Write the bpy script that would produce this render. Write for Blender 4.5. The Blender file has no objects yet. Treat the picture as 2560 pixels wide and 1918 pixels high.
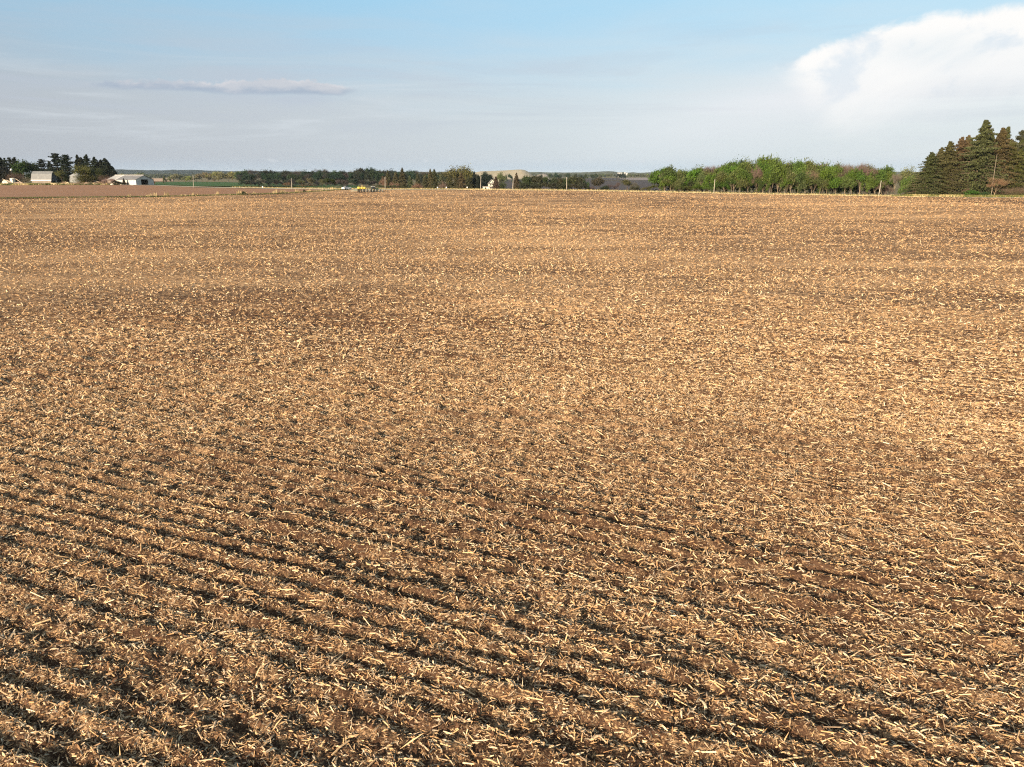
import bpy, math, random
import numpy as np
from mathutils import Vector

# ------------------------------------------------------------------ camera, light, exposure
random.seed(7)
RNG = np.random.default_rng(11)
SC = bpy.context.scene
COL = SC.collection
F_PX, CX, CY, HOR = 1775.0, 1280.0, 959.0, 434.0      # photograph's pixels
PITCH = math.atan((CY - HOR) / F_PX)
H = 6.5
cam = bpy.data.cameras.new('camera')
cam.sensor_fit = 'HORIZONTAL'
cam.sensor_width = 36.0
cam.lens = 36.0 * F_PX / 2560.0
cam.clip_start = 0.1
cam.clip_end = 60000
camo = bpy.data.objects.new('camera', cam)
COL.objects.link(camo)
camo.location = (0, 0, H)
camo.rotation_euler = (math.pi / 2 - PITCH, 0, 0)
SC.camera = camo

SUN_EL, SUN_AZ = 16.0, 36.0          # elevation; compass angle the light travels to (from +Y towards +X)
sun = bpy.data.lights.new('sun', 'SUN')
sun.energy = 5.0
sun.angle = math.radians(0.55)
sun.color = (1.0, 0.81, 0.585)
suno = bpy.data.objects.new('sun', sun)
COL.objects.link(suno)
suno.rotation_euler = (math.radians(90 - SUN_EL), 0, math.radians(-SUN_AZ))
suno.location = (-40, -60, 40)
SC.view_settings.view_transform = 'Standard'
SC.view_settings.look = 'None'
SC.view_settings.gamma = 1.0
SC.view_settings.use_curve_mapping = False
SC.view_settings.exposure = 1.22
SC.cycles.max_bounces = 5
SC.cycles.use_denoising = False
SC.cycles.filter_width = 1.2
SC.cycles.transparent_max_bounces = 6


def azel(px, py):
    """direction of a photograph pixel as (azimuth, elevation)"""
    u, v = (px - CX) / F_PX, (CY - py) / F_PX
    cp, sp = math.cos(PITCH), math.sin(PITCH)
    y, z = cp + v * sp, -sp + v * cp
    return math.atan2(u, y), math.atan2(z, math.hypot(u, y))


class NT:
    """small helper for building node trees"""
    def __init__(self, tree):
        self.t = tree
        self.n = tree.nodes
        self.l = tree.links

    def new(self, typ, **kw):
        nd = self.n.new(typ)
        for k, v in kw.items():
            setattr(nd, k, v)
        return nd

    def put(self, sock, val):
        if hasattr(val, 'is_output') or isinstance(val, bpy.types.NodeSocket):
            self.l.new(val, sock)
        else:
            sock.default_value = val

    def math(self, op, a, b=0.0, c=None, clamp=False):
        nd = self.new('ShaderNodeMath', operation=op, use_clamp=clamp)
        self.put(nd.inputs[0], a)
        self.put(nd.inputs[1], b)
        if c is not None:
            self.put(nd.inputs[2], c)
        return nd.outputs[0]

    def mapr(self, v, a, b, c=0.0, d=1.0, smooth=True):
        nd = self.new('ShaderNodeMapRange')
        nd.interpolation_type = 'SMOOTHSTEP' if smooth else 'LINEAR'
        self.put(nd.inputs[0], v)
        for i, x in zip((1, 2, 3, 4), (a, b, c, d)):
            self.put(nd.inputs[i], x)
        return nd.outputs[0]

    def mix(self, f, a, b, mode='MIX'):
        nd = self.new('ShaderNodeMix', data_type='RGBA', blend_type=mode)
        self.put(nd.inputs[0], f)
        self.put(nd.inputs[6], a if not isinstance(a, tuple) else (*a, 1)[:4])
        self.put(nd.inputs[7], b if not isinstance(b, tuple) else (*b, 1)[:4])
        return nd.outputs[2]

    def comb(self, x, y, z=0.0):
        nd = self.new('ShaderNodeCombineXYZ')
        for i, v in enumerate((x, y, z)):
            self.put(nd.inputs[i], v)
        return nd.outputs[0]

    def noise(self, vec, scale, detail=3.0, rough=0.55, dist=0.0):
        nd = self.new('ShaderNodeTexNoise')
        if vec is not None:
            self.put(nd.inputs['Vector'], vec)
        nd.inputs['Scale'].default_value = scale
        nd.inputs['Detail'].default_value = detail
        nd.inputs['Roughness'].default_value = rough
        nd.inputs['Distortion'].default_value = dist
        return nd.outputs[0]

    def ramp(self, fac, stops, interp='LINEAR'):
        nd = self.new('ShaderNodeValToRGB')
        cr = nd.color_ramp
        cr.interpolation = interp
        while len(cr.elements) < len(stops):
            cr.elements.new(0.5)
        for e, (p, c) in zip(cr.elements, stops):
            e.position = p
            e.color = (c, c, c, 1) if isinstance(c, (int, float)) else (*c, 1)
        self.put(nd.inputs[0], fac)
        return nd.outputs[0]

    def mapping(self, vec, scale, rot=(0, 0, 0)):
        nd = self.new('ShaderNodeMapping')
        self.put(nd.inputs[0], vec)
        nd.inputs['Rotation'].default_value = rot
        nd.inputs['Scale'].default_value = scale
        return nd.outputs[0]


def srgb(r, g, b):
    return tuple((c / 255 / 12.92) if c / 255 <= 0.04045 else ((c / 255 + 0.055) / 1.055) ** 2.4 for c in (r, g, b))


# ------------------------------------------------------------------ sky
SKY_STRENGTH = 0.10
world = bpy.data.worlds.new('World')
SC.world = world
world.use_nodes = True
w = NT(world.node_tree)
w.n.clear()
EXPO = 2 ** SC.view_settings.exposure


def skycol(r, g, b):
    """radiance of the sky that shows as this sRGB colour"""
    return tuple(c / (SKY_STRENGTH * EXPO) for c in srgb(r, g, b))


wo = w.new('ShaderNodeOutputWorld')
bg = w.new('ShaderNodeBackground')
bg.inputs[1].default_value = SKY_STRENGTH
sky = w.new('ShaderNodeTexSky', sky_type='NISHITA')
sky.sun_disc = False
sky.sun_elevation = math.radians(SUN_EL)
sky.sun_rotation = math.radians(180 + SUN_AZ)
sky.altitude = 250
sky.air_density = 1.0
sky.dust_density = 2.0
sky.ozone_density = 1.0
tc = w.new('ShaderNodeTexCoord').outputs['Generated']
sep = w.new('ShaderNodeSeparateXYZ')
w.put(sep.inputs[0], tc)
AZ = w.math('ARCTAN2', sep.outputs[0], sep.outputs[1])
EL = w.math('ARCSINE', sep.outputs[2])
# pale haze that thickens towards the horizon, greyer to the left, whiter to the right
azf = w.mapr(AZ, -0.75, 0.75, 0, 1, smooth=False)
hazec = w.ramp(azf, [(0.0, tuple(c / 10 for c in skycol(176, 183, 194))), (0.3, tuple(c / 10 for c in skycol(193, 202, 213))),
                     (0.6, tuple(c / 10 for c in skycol(210, 222, 231))), (1.0, tuple(c / 10 for c in skycol(222, 231, 237)))])
hazec = w.mix(1.0, hazec, (10, 10, 10), 'MULTIPLY')
upc = w.ramp(azf, [(0.0, tuple(c / 10 for c in skycol(146, 194, 224))), (0.45, tuple(c / 10 for c in skycol(160, 211, 242))),
                   (1.0, tuple(c / 10 for c in skycol(186, 228, 250)))])
upc = w.mix(1.0, upc, (10, 10, 10), 'MULTIPLY')
wisp = w.noise(w.comb(w.math('MULTIPLY', AZ, 2.2), w.math('MULTIPLY', EL, 16.0)), 1.6, 4, 0.55, 0.5)
wel = w.math('ADD', EL, w.math('MULTIPLY', w.math('SUBTRACT', wisp, 0.5), 0.10))
low = w.mapr(wel, 0.06, 0.245, 0, 1)
skyband = w.mix(low, hazec, upc)
nish = w.mix(1.0, sky.outputs[0], (1.10, 0.98, 0.80), 'MULTIPLY')      # warm tint added to take blue out of the shadow fill
col = w.mix(w.mapr(EL, 0.22, 0.60, 0.93, 0.15), nish, skyband)
veil2 = w.noise(w.comb(w.math('MULTIPLY', AZ, 1.1), w.math('MULTIPLY', EL, 15.0)), 2.3, 5, 0.6, 0.8)
col = w.mix(w.math('MULTIPLY', w.math('MULTIPLY', w.mapr(EL, .02, .08), w.mapr(EL, .21, .11)), w.mapr(veil2, .45, .72, 0, .55)), col, skycol(191, 200, 214))
col = w.mix(w.math('MULTIPLY', w.math('MULTIPLY', w.mapr(EL, .02, .05), w.mapr(EL, .16, .09)), w.mapr(veil2, .50, .30, 0, .5)), col, skycol(216, 224, 231))
# bluish line of air right on the horizon
col = w.mix(w.mapr(EL, 0.022, 0.004, 0, 0.35), col, skycol(184, 204, 222))


def el_of(px, py):
    return azel(px, py)[1]


def curve(points, a0, a1, vs):
    pts = sorted((((azel(px, py)[0] - a0) / (a1 - a0)), azel(px, py)[1] / vs) for px, py in points)
    return w.math('MULTIPLY', w.ramp(w.mapr(AZ, a0, a1, 0, 1, smooth=False), [(max(0, min(1, p)), v) for p, v in pts]), vs)


# towering anvil cloud on the right
top = curve([(1960, 160), (1985, 148), (2049, 113), (2121, 88), (2168, 78), (2243, 48), (2347, 33), (2422, 27), (2560, 6), (2900, -60)],
            0.30, 0.95, 0.5)
cv = w.comb(AZ, w.math('MULTIPLY', EL, 1.5))
n1 = w.noise(cv, 19, 8, 0.64, 0.3)
n2 = w.noise(cv, 7.5, 5, 0.55, 0.9)
dt = w.math('ADD', w.math('SUBTRACT', top, EL), w.math('MULTIPLY', w.math('SUBTRACT', n1, 0.5), 0.034))
m_top = w.mapr(dt, -0.003, 0.009)
leftb = w.math('SUBTRACT', AZ, w.mapr(EL, el_of(2110, 262), el_of(1972, 155), azel(2050, 262)[0], azel(1948, 155)[0], smooth=False))
leftb = w.math('ADD', leftb, w.math('MULTIPLY', w.math('SUBTRACT', n1, 0.5), 0.05))
m_left = w.mapr(leftb, -0.022, 0.026)
bot = curve([(1960, 262), (2100, 258), (2200, 235), (2300, 205), (2420, 185), (2560, 170), (2900, 150)], 0.30, 0.95, 0.5)
m_bot = w.mapr(w.math('ADD', w.math('SUBTRACT', EL, bot), w.math('MULTIPLY', w.math('SUBTRACT', n2, 0.5), 0.10)), -0.065, 0.055)
m_far = w.mapr(AZ, 0.95, 0.75, 0, 1)
m = w.math('MULTIPLY', w.math('MULTIPLY', m_top, m_left), w.math('MULTIPLY', m_bot, m_far))
ccol = w.mix(w.mapr(w.math('ADD', n2, w.math('MULTIPLY', w.math('SUBTRACT', n1, .5), .5)), 0.29, 0.47), skycol(230, 238, 245), skycol(255, 254, 252))
hollow = w.math('MULTIPLY', w.mapr(w.math('ABSOLUTE', w.math('SUBTRACT', AZ, azel(2330, 130)[0])), 0.075, 0.0),
                w.mapr(w.math('ABSOLUTE', w.math('SUBTRACT', EL, el_of(2330, 130))), 0.03, 0.0))
ccol = w.mix(w.math('MULTIPLY', hollow, w.mapr(n2, 0.3, 0.6, 0.9, 0.3)), ccol, skycol(214, 229, 238))
# thin veil trailing left below the anvil
veil = w.math('MULTIPLY', w.mapr(w.math('ABSOLUTE', w.math('SUBTRACT', w.math('SUBTRACT', EL, el_of(2000, 250)),
              w.math('MULTIPLY', w.math('SUBTRACT', AZ, azel(2000, 250)[0]), 0.16))), 0.065, 0.0), w.mapr(AZ, 0.03, 0.36))
veil = w.math('MULTIPLY', veil, w.mapr(AZ, 1.0, 0.7))
col = w.mix(w.math('MULTIPLY', veil, w.mapr(wisp, 0.3, 0.7, 0.55, 0.95)), col, skycol(236, 239, 243))
col = w.mix(m, col, ccol)
# long flat grey cloud on the left
t2 = curve([(150, 214), (200, 209), (290, 203), (400, 201), (470, 202), (530, 208), (600, 199), (690, 198), (790, 203), (860, 217), (920, 226), (960, 229)],
           -0.62, -0.14, 0.3)
b2 = curve([(150, 214), (300, 222), (420, 225), (540, 233), (700, 237), (850, 238), (920, 227), (960, 229)], -0.62, -0.14, 0.3)
n3 = w.noise(w.comb(AZ, w.math('MULTIPLY', EL, 1.6)), 75, 5, 0.62, 0.2)
n4 = w.noise(w.comb(AZ, w.math('MULTIPLY', EL, 2.5)), 24, 4, 0.6, 0.2)
e1 = w.math('ADD', w.math('SUBTRACT', t2, EL), w.math('MULTIPLY', w.math('SUBTRACT', n3, 0.42), 0.016))
e2 = w.math('ADD', w.math('SUBTRACT', EL, b2), w.math('MULTIPLY', w.math('SUBTRACT', n4, 0.40), 0.007))
m2 = w.math('MULTIPLY', w.mapr(e1, -0.0005, 0.0035), w.mapr(e2, -0.0015, 0.004))
m2 = w.math('MULTIPLY', m2, w.math('MULTIPLY', w.mapr(AZ, azel(190, 210)[0], azel(300, 210)[0]), w.mapr(AZ, azel(915, 230)[0], azel(840, 230)[0])))
hgt = w.math('ADD', e2, w.math('MULTIPLY', w.math('SUBTRACT', n4, 0.5), 0.022))
c2 = w.mix(w.mapr(hgt, 0.001, 0.013), skycol(170, 184, 202), skycol(203, 207, 215))
c2 = w.mix(w.math('MULTIPLY', w.mapr(e1, 0.006, 0.001), w.mapr(n4, 0.48, 0.64)), c2, skycol(222, 220, 224))
col = w.mix(w.math('MULTIPLY', m2, 0.9), col, c2)
# row of tiny cumulus far off along the horizon
n5 = w.noise(w.comb(AZ, w.math('MULTIPLY', EL, 1.3)), 60, 4, 0.6)
band = w.math('MULTIPLY', w.mapr(EL, 0.0120, 0.0145), w.mapr(EL, 0.021, 0.0155))
col = w.mix(w.math('MULTIPLY', band, w.mapr(n5, 0.55, 0.70, 0, 0.6)), col, skycol(214, 220, 226))
w.put(bg.inputs[0], col)
w.l.new(bg.outputs[0], wo.inputs[0])

# ------------------------------------------------------------------ terrain
def dep(py):
    return math.tan(PITCH + math.atan((py - CY) / F_PX))


def qx(px, Y, D):
    """sideways position of photograph column px at forward distance Y and depth D below the lens"""
    return (px - CX) / F_PX * (Y * math.cos(PITCH) + D * math.sin(PITCH))


def smooth(a, b, x):
    t = np.clip((x - a) / (b - a), 0, 1)
    return t * t * (3 - 2 * t)


ROAD_A, ROAD_D = np.array([103.0, 212.0]), np.array([-0.93, 0.37])


def road_t(px):
    q = (px - CX) / F_PX * 0.968
    return (103 - 212 * q) / (0.93 + 0.37 * q)


def road_pt(t, off=0.0):
    n = np.array([0.37, 0.93])
    return ROAD_A + ROAD_D * t + n * off


STRIP_A, STRIP_B = np.array([-137.0, 197.0]), np.array([-62.0, 277.0])
ctrl = []
for px in (-300, 0, 640, 1280, 1920, 2560, 2860):
    for Y in (60, 120, 165):
        ctrl.append((qx(px, Y, H), Y, 0.0))
def cp(px, py, Y):
    D = Y * dep(py)
    ctrl.append((qx(px, Y, D), Y, H - D))
for px, py in ((485, 467.5), (640, 470.5), (800, 473), (1000, 474), (1180, 474.5), (1417, 476.5), (1600, 479.5), (1785, 483.5), (1990, 487), (2170, 490)):
    p = road_pt(road_t(px))
    cp(px, py, p[1])
for px, py, s in ((0, 497, 0.0), (380, 493, .354), (590, 488, .6), (700, 485, .745), (800, 479.5, .88)):
    p = STRIP_A + (STRIP_B - STRIP_A) * s
    cp(px, py, p[1])
for px, py, Y in ((0, 463.5, 330), (190, 462.5, 330), (380, 464, 312), (0, 459.5, 350), (190, 460, 350), (330, 462, 335),
                  (-300, 462, 340), (2270, 491, 212), (2400, 493, 208), (2560, 494, 205), (2860, 495, 203), (2560, 491, 240),
                  (1900, 481.5, 300), (2150, 487, 260), (1700, 479.5, 310)):
    cp(px, py, Y)
for px in (400, 700, 1000, 1300, 1600, 1900, 2300):
    ctrl.append((qx(px, 520, 13), 520, -6.0))
ctrl.append((qx(0, 520, 8), 520, -1.5)); ctrl.append((qx(200, 520, 9), 520, -2.5))
C = np.array(ctrl)


def feat(x, y):
    a = np.clip(np.arctan2(x, np.maximum(y, 1e-3)), -0.95, 0.95)
    r = np.hypot(x, y)
    return np.stack([a * 2.2, np.log(1 + r / 60.0) * 1.6], -1)


FC = feat(C[:, 0], C[:, 1])
def tps(r2):
    return np.where(r2 > 1e-12, 0.5 * r2 * np.log(np.maximum(r2, 1e-12)), 0)
n = len(C)
K = tps(((FC[:, None] - FC[None]) ** 2).sum(-1)) + np.eye(n) * 4e-4
Pm = np.c_[np.ones(n), FC]
A = np.block([[K, Pm], [Pm.T, np.zeros((3, 3))]])
SOL = np.linalg.solve(A, np.r_[C[:, 2], 0, 0, 0])


def T(x, y):
    """height of the land"""
    x = np.asarray(x, float); y = np.asarray(y, float)
    sh = x.shape
    x = x.ravel(); y = y.ravel()
    out = np.empty(len(x))
    for i in range(0, len(x), 60000):
        f = feat(x[i:i + 60000], y[i:i + 60000])
        r2 = ((f[:, None] - FC[None]) ** 2).sum(-1)
        out[i:i + 60000] = tps(r2) @ SOL[:n] + SOL[n] + f @ SOL[n + 1:]
    r = np.hypot(x, y)
    wn = smooth(60, 150, r)
    wf = 1 - smooth(420, 700, r)
    out = np.where(y < 0, 0, out * wn * wf - 6.5 * (1 - wf) * 1.0)
    return out.reshape(sh)


def Tz(x, y):
    return float(T(np.array([x]), np.array([y]))[0])


def hash2(ix, iy, s):
    h = (ix.astype(np.int64) * 374761393 + iy.astype(np.int64) * 668265263 + s * 974634777) & 0xffffffff
    h = ((h ^ (h >> 13)) * 1274126177) & 0xffffffff
    return ((h ^ (h >> 16)) & 0xffff) / 65535.0


def vn(x, y, s=0):
    """value noise, 0..1"""
    ix, iy = np.floor(x), np.floor(y)
    fx, fy = x - ix, y - iy
    fx = fx * fx * (3 - 2 * fx); fy = fy * fy * (3 - 2 * fy)
    a, b = hash2(ix, iy, s), hash2(ix + 1, iy, s)
    c, d = hash2(ix, iy + 1, s), hash2(ix + 1, iy + 1, s)
    return (a + (b - a) * fx) * (1 - fy) + (c + (d - c) * fx) * fy


ROW_AZ = math.radians(-67.5)
RD = (math.sin(ROW_AZ), math.cos(ROW_AZ))          # along the tillage rows
RN = (-RD[1] * -1, -RD[0])                         # across them
def relief(x, y):
    """tillage ridges and clods of the field"""
    along = x * RD[0] + y * RD[1]
    across = x * RN[0] + y * RN[1]
    r = np.hypot(x, y)
    ac = across + 0.15 * (vn(along * 0.10, across * 0.10, 3) - 0.5) * 2 + 0.05 * (vn(along * 0.5, across * 0.4, 4) - 0.5) * 2
    ac = ac + 0.03 * (vn(along * 1.3, across * 1.1, 7) - 0.5) * 2
    row = np.floor(ac / 0.405)
    ph = ac / 0.405 - row
    rowamp = 0.60 + 0.85 * hash2(row, row * 0, 51)
    rid = np.where(ph < 0.62, np.sin(ph / 0.62 * np.pi / 2), np.cos((ph - 0.62) / 0.38 * np.pi / 2))
    rid = np.abs(rid) ** 1.3
    amp = 0.104 * rowamp * (0.72 + 0.45 * smooth(0.25, 0.75, vn(along * 0.11, ac * 0.8, 5)))
    deep = 1 - 0.45 * smooth(15, 34, across + 5 * (vn(along * .05, across * .1, 6) - .5))
    far = 1 - smooth(34, 50, r)
    trk = ((ac / 6.1) % 1.0)                         # wheel tracks, one every few rows
    track = -0.05 * np.exp(-((trk - 0.5) / 0.035) ** 2) * smooth(.35, .6, vn(along * .03, ac * .16, 8))
    z = rid * amp * deep * far + track * (1 - smooth(80, 150, r))
    z = z + 0.070 * (vn(x * 3.1, y * 3.1, 9) - 0.5) * far + 0.065 * (vn(x * 6.5, y * 6.5, 10) - 0.5) * (1 - smooth(20, 38, r)) + 0.036 * (vn(x * 13, y * 13, 12) - .5) * (1 - smooth(10, 17, r))
    z = z + 0.9 * np.exp(-((x - 80) ** 2 + (y - 128) ** 2) / (2 * 26.0 ** 2)) * (1 - smooth(180, 205, y))
    z = z + 0.16 * (vn(x * .3, y * .3, 14) - .5) * smooth(10, 40, r)
    return z


def mesh_np(name, V, faces, mats, attrs=None, mat_idx=None, smooth_shade=False):
    me = bpy.data.meshes.new(name)
    V = np.asarray(V, np.float32).reshape(-1, 3)
    if not isinstance(faces, list):
        faces = [faces]
    faces = [np.asarray(f, np.int32) for f in faces if len(f)]
    me.vertices.add(len(V))
    me.vertices.foreach_set('co', V.ravel())
    loops = np.concatenate([f.ravel() for f in faces])
    tot = np.concatenate([np.full(len(f), f.shape[1], np.int32) for f in faces])
    start = np.r_[0, np.cumsum(tot)[:-1]].astype(np.int32)
    me.loops.add(len(loops))
    me.loops.foreach_set('vertex_index', loops)
    me.polygons.add(len(tot))
    me.polygons.foreach_set('loop_start', start)
    if mat_idx is not None:
        me.polygons.foreach_set('material_index', np.asarray(mat_idx, np.int32))
    me.polygons.foreach_set('use_smooth', np.full(len(tot), smooth_shade))
    for m_ in (mats if isinstance(mats, (list, tuple)) else [mats]):
        me.materials.append(m_)
    for k, v in (attrs or {}).items():
        at = me.attributes.new(k, 'FLOAT', 'POINT')
        at.data.foreach_set('value', np.asarray(v, np.float32))
    me.update(calc_edges=True)
    return me


def link(name, me, parent=None, loc=(0, 0, 0), rot=(0, 0, 0), scale=(1, 1, 1), kind=None, color=None):
    o = bpy.data.objects.new(name, me)
    COL.objects.link(o)
    o.location = loc; o.rotation_euler = rot; o.scale = scale
    if parent:
        o.parent = parent
    if kind:
        o['kind'] = kind
    if color:
        o.color = (*color, 1)
    return o


def tag(o, label, cat, group=None):
    o['label'] = label
    o['category'] = cat
    if group:
        o['group'] = group
    return o


def thing(name, label, cat, loc, rotz=0.0, scale=(1, 1, 1), group=None):
    o = bpy.data.objects.new(name, None)
    COL.objects.link(o)
    o.empty_display_size = 0.5
    o.location = loc; o.rotation_euler = (0, 0, rotz); o.scale = scale
    return tag(o, label, cat, group)


# ------------------------------------------------------------------ materials
def material(name):
    m_ = bpy.data.materials.new(name)
    m_.use_nodes = True
    t = NT(m_.node_tree)
    b = t.n['Principled BSDF']
    b.inputs['Roughness'].default_value = 0.9
    b.inputs['Specular IOR Level'].default_value = 0.15
    return m_, t, b


def flat(name, color, rough=0.8, metal=0.0, vary=0.25, scale=3.0, spec=0.25):
    m_, t, b = material(name)
    pos = t.new('ShaderNodeTexCoord').outputs['Object']
    nz = t.noise(pos, scale, 5, 0.6)
    c = t.mix(t.mapr(nz, 0.3, 0.7), tuple(x * (1 - vary) for x in color), tuple(min(1, x * (1 + vary)) for x in color))
    t.put(b.inputs['Base Color'], c)
    b.inputs['Roughness'].default_value = rough
    b.inputs['Metallic'].default_value = metal
    b.inputs['Specular IOR Level'].default_value = spec
    return m_


def soil_material(name, dark, mid, straw, cover, patch=0.25, bump=1.0):
    """tilled soil with pale crop residue scattered over it"""
    m_, t, b = material(name)
    pos = t.new('ShaderNodeNewGeometry').outputs['Position']
    rows = t.mapping(pos, (0.22, 1.0, 1.0), (0, 0, math.radians(-157.5)))
    soil = t.mix(t.mapr(t.noise(pos, 5, 6, 0.7), 0.32, 0.68), dark, mid)
    soil = t.mix(t.mapr(t.noise(pos, 42, 4, 0.7), 0.35, 0.75, 0, 0.5), soil, tuple(c * 1.35 for c in mid))
    big = t.noise(rows, 0.16, 6, 0.62)
    broad = t.noise(pos, 0.021, 4, 0.55)
    fine = t.noise(pos, 26, 4, 0.75, 0.4)
    med = t.noise(pos, 3.2, 5, 0.72, 0.3)
    s = t.math('ADD', t.math('MULTIPLY', t.math('SUBTRACT', big, 0.5), patch * 2), t.math('MULTIPLY', t.math('SUBTRACT', broad, 0.5), patch * 2.2))
    s = t.math('ADD', s, t.math('MULTIPLY', t.math('SUBTRACT', med, 0.5), 1.1))
    s = t.math('ADD', s, t.math('MULTIPLY', t.math('SUBTRACT', fine, 0.5), 1.3))
    f = t.mapr(s, -0.16 + (0.5 - cover), 0.16 + (0.5 - cover))
    strawc = t.mix(t.mapr(t.noise(pos, 11, 3, 0.6), 0.35, 0.65), tuple(c * 0.72 for c in straw), straw)
    t.put(b.inputs['Base Color'], t.mix(f, soil, strawc))
    bp = t.new('ShaderNodeBump')
    bp.inputs['Strength'].default_value = bump
    bp.inputs['Distance'].default_value = 0.12
    h = t.math('ADD', t.math('MULTIPLY', t.noise(pos, 4.5, 6, 0.75), 1.0), t.math('MULTIPLY', fine, 0.25))
    t.put(bp.inputs['Height'], h)
    t.put(b.inputs['Normal'], bp.outputs[0])
    b.inputs['Specular IOR Level'].default_value = 0.08
    return m_


M_FIELD = soil_material('corn_field_soil', (0.045, 0.023, 0.014), (0.110, 0.060, 0.036), (0.64, 0.405, 0.215), 0.49, 0.28)
M_FIELD_NEAR = soil_material('corn_field_soil_near', (0.044, 0.023, 0.014), (0.106, 0.059, 0.036), (0.55, 0.355, 0.195), 0.41, 0.20)
M_FIELD2 = soil_material('red_field_soil', (0.175, 0.092, 0.056), (0.275, 0.155, 0.096), (0.46, 0.285, 0.175), 0.40, 0.10)
M_LAND = soil_material('far_land', (0.10, 0.085, 0.045), (0.16, 0.135, 0.07), (0.24, 0.20, 0.12), 0.40, 0.25, 0.4)
M_PLOW = soil_material('dark_plowland', (0.050, 0.042, 0.043), (0.075, 0.064, 0.064), (0.11, 0.09, 0.085), 0.25, 0.15, 0.3)  # ploughed soil, cloud shade over the far fields painted into its tone
M_GREYFIELD = soil_material('pale_plowland', (0.17, 0.145, 0.14), (0.24, 0.205, 0.195), (0.30, 0.25, 0.22), 0.35, 0.15, 0.3)
M_TANFIELD = soil_material('tan_field', (0.36, 0.235, 0.165), (0.46, 0.31, 0.22), (0.56, 0.41, 0.27), 0.4, 0.15, 0.3)
M_GREENFIELD = soil_material('green_crop', (0.026, 0.058, 0.016), (0.044, 0.095, 0.024), (0.07, 0.125, 0.036), 0.40, 0.25, 0.4)
M_ROAD = soil_material('gravel_road', (0.52, 0.44, 0.34), (0.62, 0.53, 0.42), (0.72, 0.62, 0.49), 0.5, 0.1, 0.3)
M_VERGE = soil_material('dry_verge', (0.12, 0.105, 0.045), (0.22, 0.18, 0.085), (0.42, 0.34, 0.19), 0.45, 0.2, 0.6)
M_DIRTSLOPE = soil_material('mound_dirt', (0.28, 0.235, 0.18), (0.36, 0.30, 0.22), (0.36, 0.33, 0.22), 0.45, 0.3, 0.6)


def ramp_attr_material(name, stops, rough=0.75, spec=0.2, trans=0.0, fine=None):
    m_, t, b = material(name)
    at = t.new('ShaderNodeAttribute')
    at.attribute_name = 'tint'
    c = t.ramp(at.outputs['Fac'], stops)
    gry = t.math('FRACT', t.math('MULTIPLY', at.outputs['Fac'], 917.0))
    if fine:
        c = t.mix(t.mapr(gry, .62, .95, 0, .55), c, (.36, .31, .255))
        pos = t.new('ShaderNodeNewGeometry').outputs['Position']
        c = t.mix(t.mapr(t.noise(pos, fine, 3, 0.6), 0.35, 0.65, 0.0, 0.35), c, (0.16, 0.095, 0.05))
    t.put(b.inputs['Base Color'], c)
    b.inputs['Roughness'].default_value = rough
    b.inputs['Specular IOR Level'].default_value = spec
    return m_


M_STRAW = ramp_attr_material('corn_residue', [(0.0, (0.080, 0.038, 0.020)), (0.22, (0.22, 0.115, 0.055)), (0.5, (0.49, 0.295, 0.140)),
                                             (0.8, (0.70, 0.48, 0.260)), (1.0, (0.86, 0.69, 0.47))], fine=60)
M_CLOD = flat('soil_clod', (0.115, 0.064, 0.038), 0.95, 0, 0.4, 25, 0.05)


def leaf_material(name, dark=0.55):
    """foliage: the object's own colour, varied leaf by leaf"""
    m_, t, b = material(name)
    oi = t.new('ShaderNodeObjectInfo')
    at = t.new('ShaderNodeAttribute')
    at.attribute_name = 'tint'
    f = t.mapr(at.outputs['Fac'], 0, 1, dark, 1.45, smooth=False)
    mul = t.new('ShaderNodeVectorMath', operation='SCALE')
    t.put(mul.inputs[0], oi.outputs['Color'])
    t.put(mul.inputs['Scale'], f)
    t.put(b.inputs['Base Color'], mul.outputs[0])
    b.inputs['Roughness'].default_value = 0.7
    tr = t.new('ShaderNodeBsdfTranslucent')
    t.put(tr.inputs[0], mul.outputs[0])
    ms = t.new('ShaderNodeMixShader')
    ms.inputs[0].default_value = 0.25
    out = t.n['Material Output']
    t.l.new(b.outputs[0], ms.inputs[1])
    t.l.new(tr.outputs[0], ms.inputs[2])
    t.l.new(ms.outputs[0], out.inputs[0])
    return m_


M_LEAF = leaf_material('foliage')


def bark_material():
    m_, t, b = material('bark')
    oi = t.new('ShaderNodeObjectInfo')
    pos = t.new('ShaderNodeTexCoord').outputs['Object']
    nz = t.noise(t.mapping(pos, (40, 40, 6)), 1.0, 4, 0.6)
    c = t.mix(t.mapr(nz, 0.3, 0.7, 0.0, 0.5), oi.outputs['Color'], (0.05, 0.04, 0.032))
    t.put(b.inputs['Base Color'], c)
    return m_


M_BARK = bark_material()
M_GRASS = ramp_attr_material('grass_blades', [(0.0, (0.035, 0.055, 0.015)), (0.35, (0.09, 0.11, 0.03)), (0.55, (0.30, 0.24, 0.10)),
                                            (0.8, (0.56, 0.44, 0.24)), (1.0, (0.70, 0.58, 0.37))])


# ------------------------------------------------------------------ the corn field (setting) and the other land
def polar(name, th, rr, zf, mat, kind='structure'):
    """sheet on a grid of bearings th and distances rr (rr: one row per bearing, or shared)"""
    rr = np.broadcast_to(np.asarray(rr, float), (len(th), np.shape(rr)[-1]))
    X = rr * np.sin(th)[:, None]; Y = rr * np.cos(th)[:, None]
    Z = zf(X, Y)
    nt, nr = X.shape
    V = np.stack([X, Y, Z], -1).reshape(-1, 3)
    i = np.arange(nt - 1)[:, None] * nr + np.arange(nr - 1)[None]
    F = np.stack([i, i + nr, i + nr + 1, i + 1], -1).reshape(-1, 4)[:, ::-1]
    me = mesh_np(name, V, F, mat, smooth_shade=True)
    return link(name, me, kind=kind)


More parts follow.
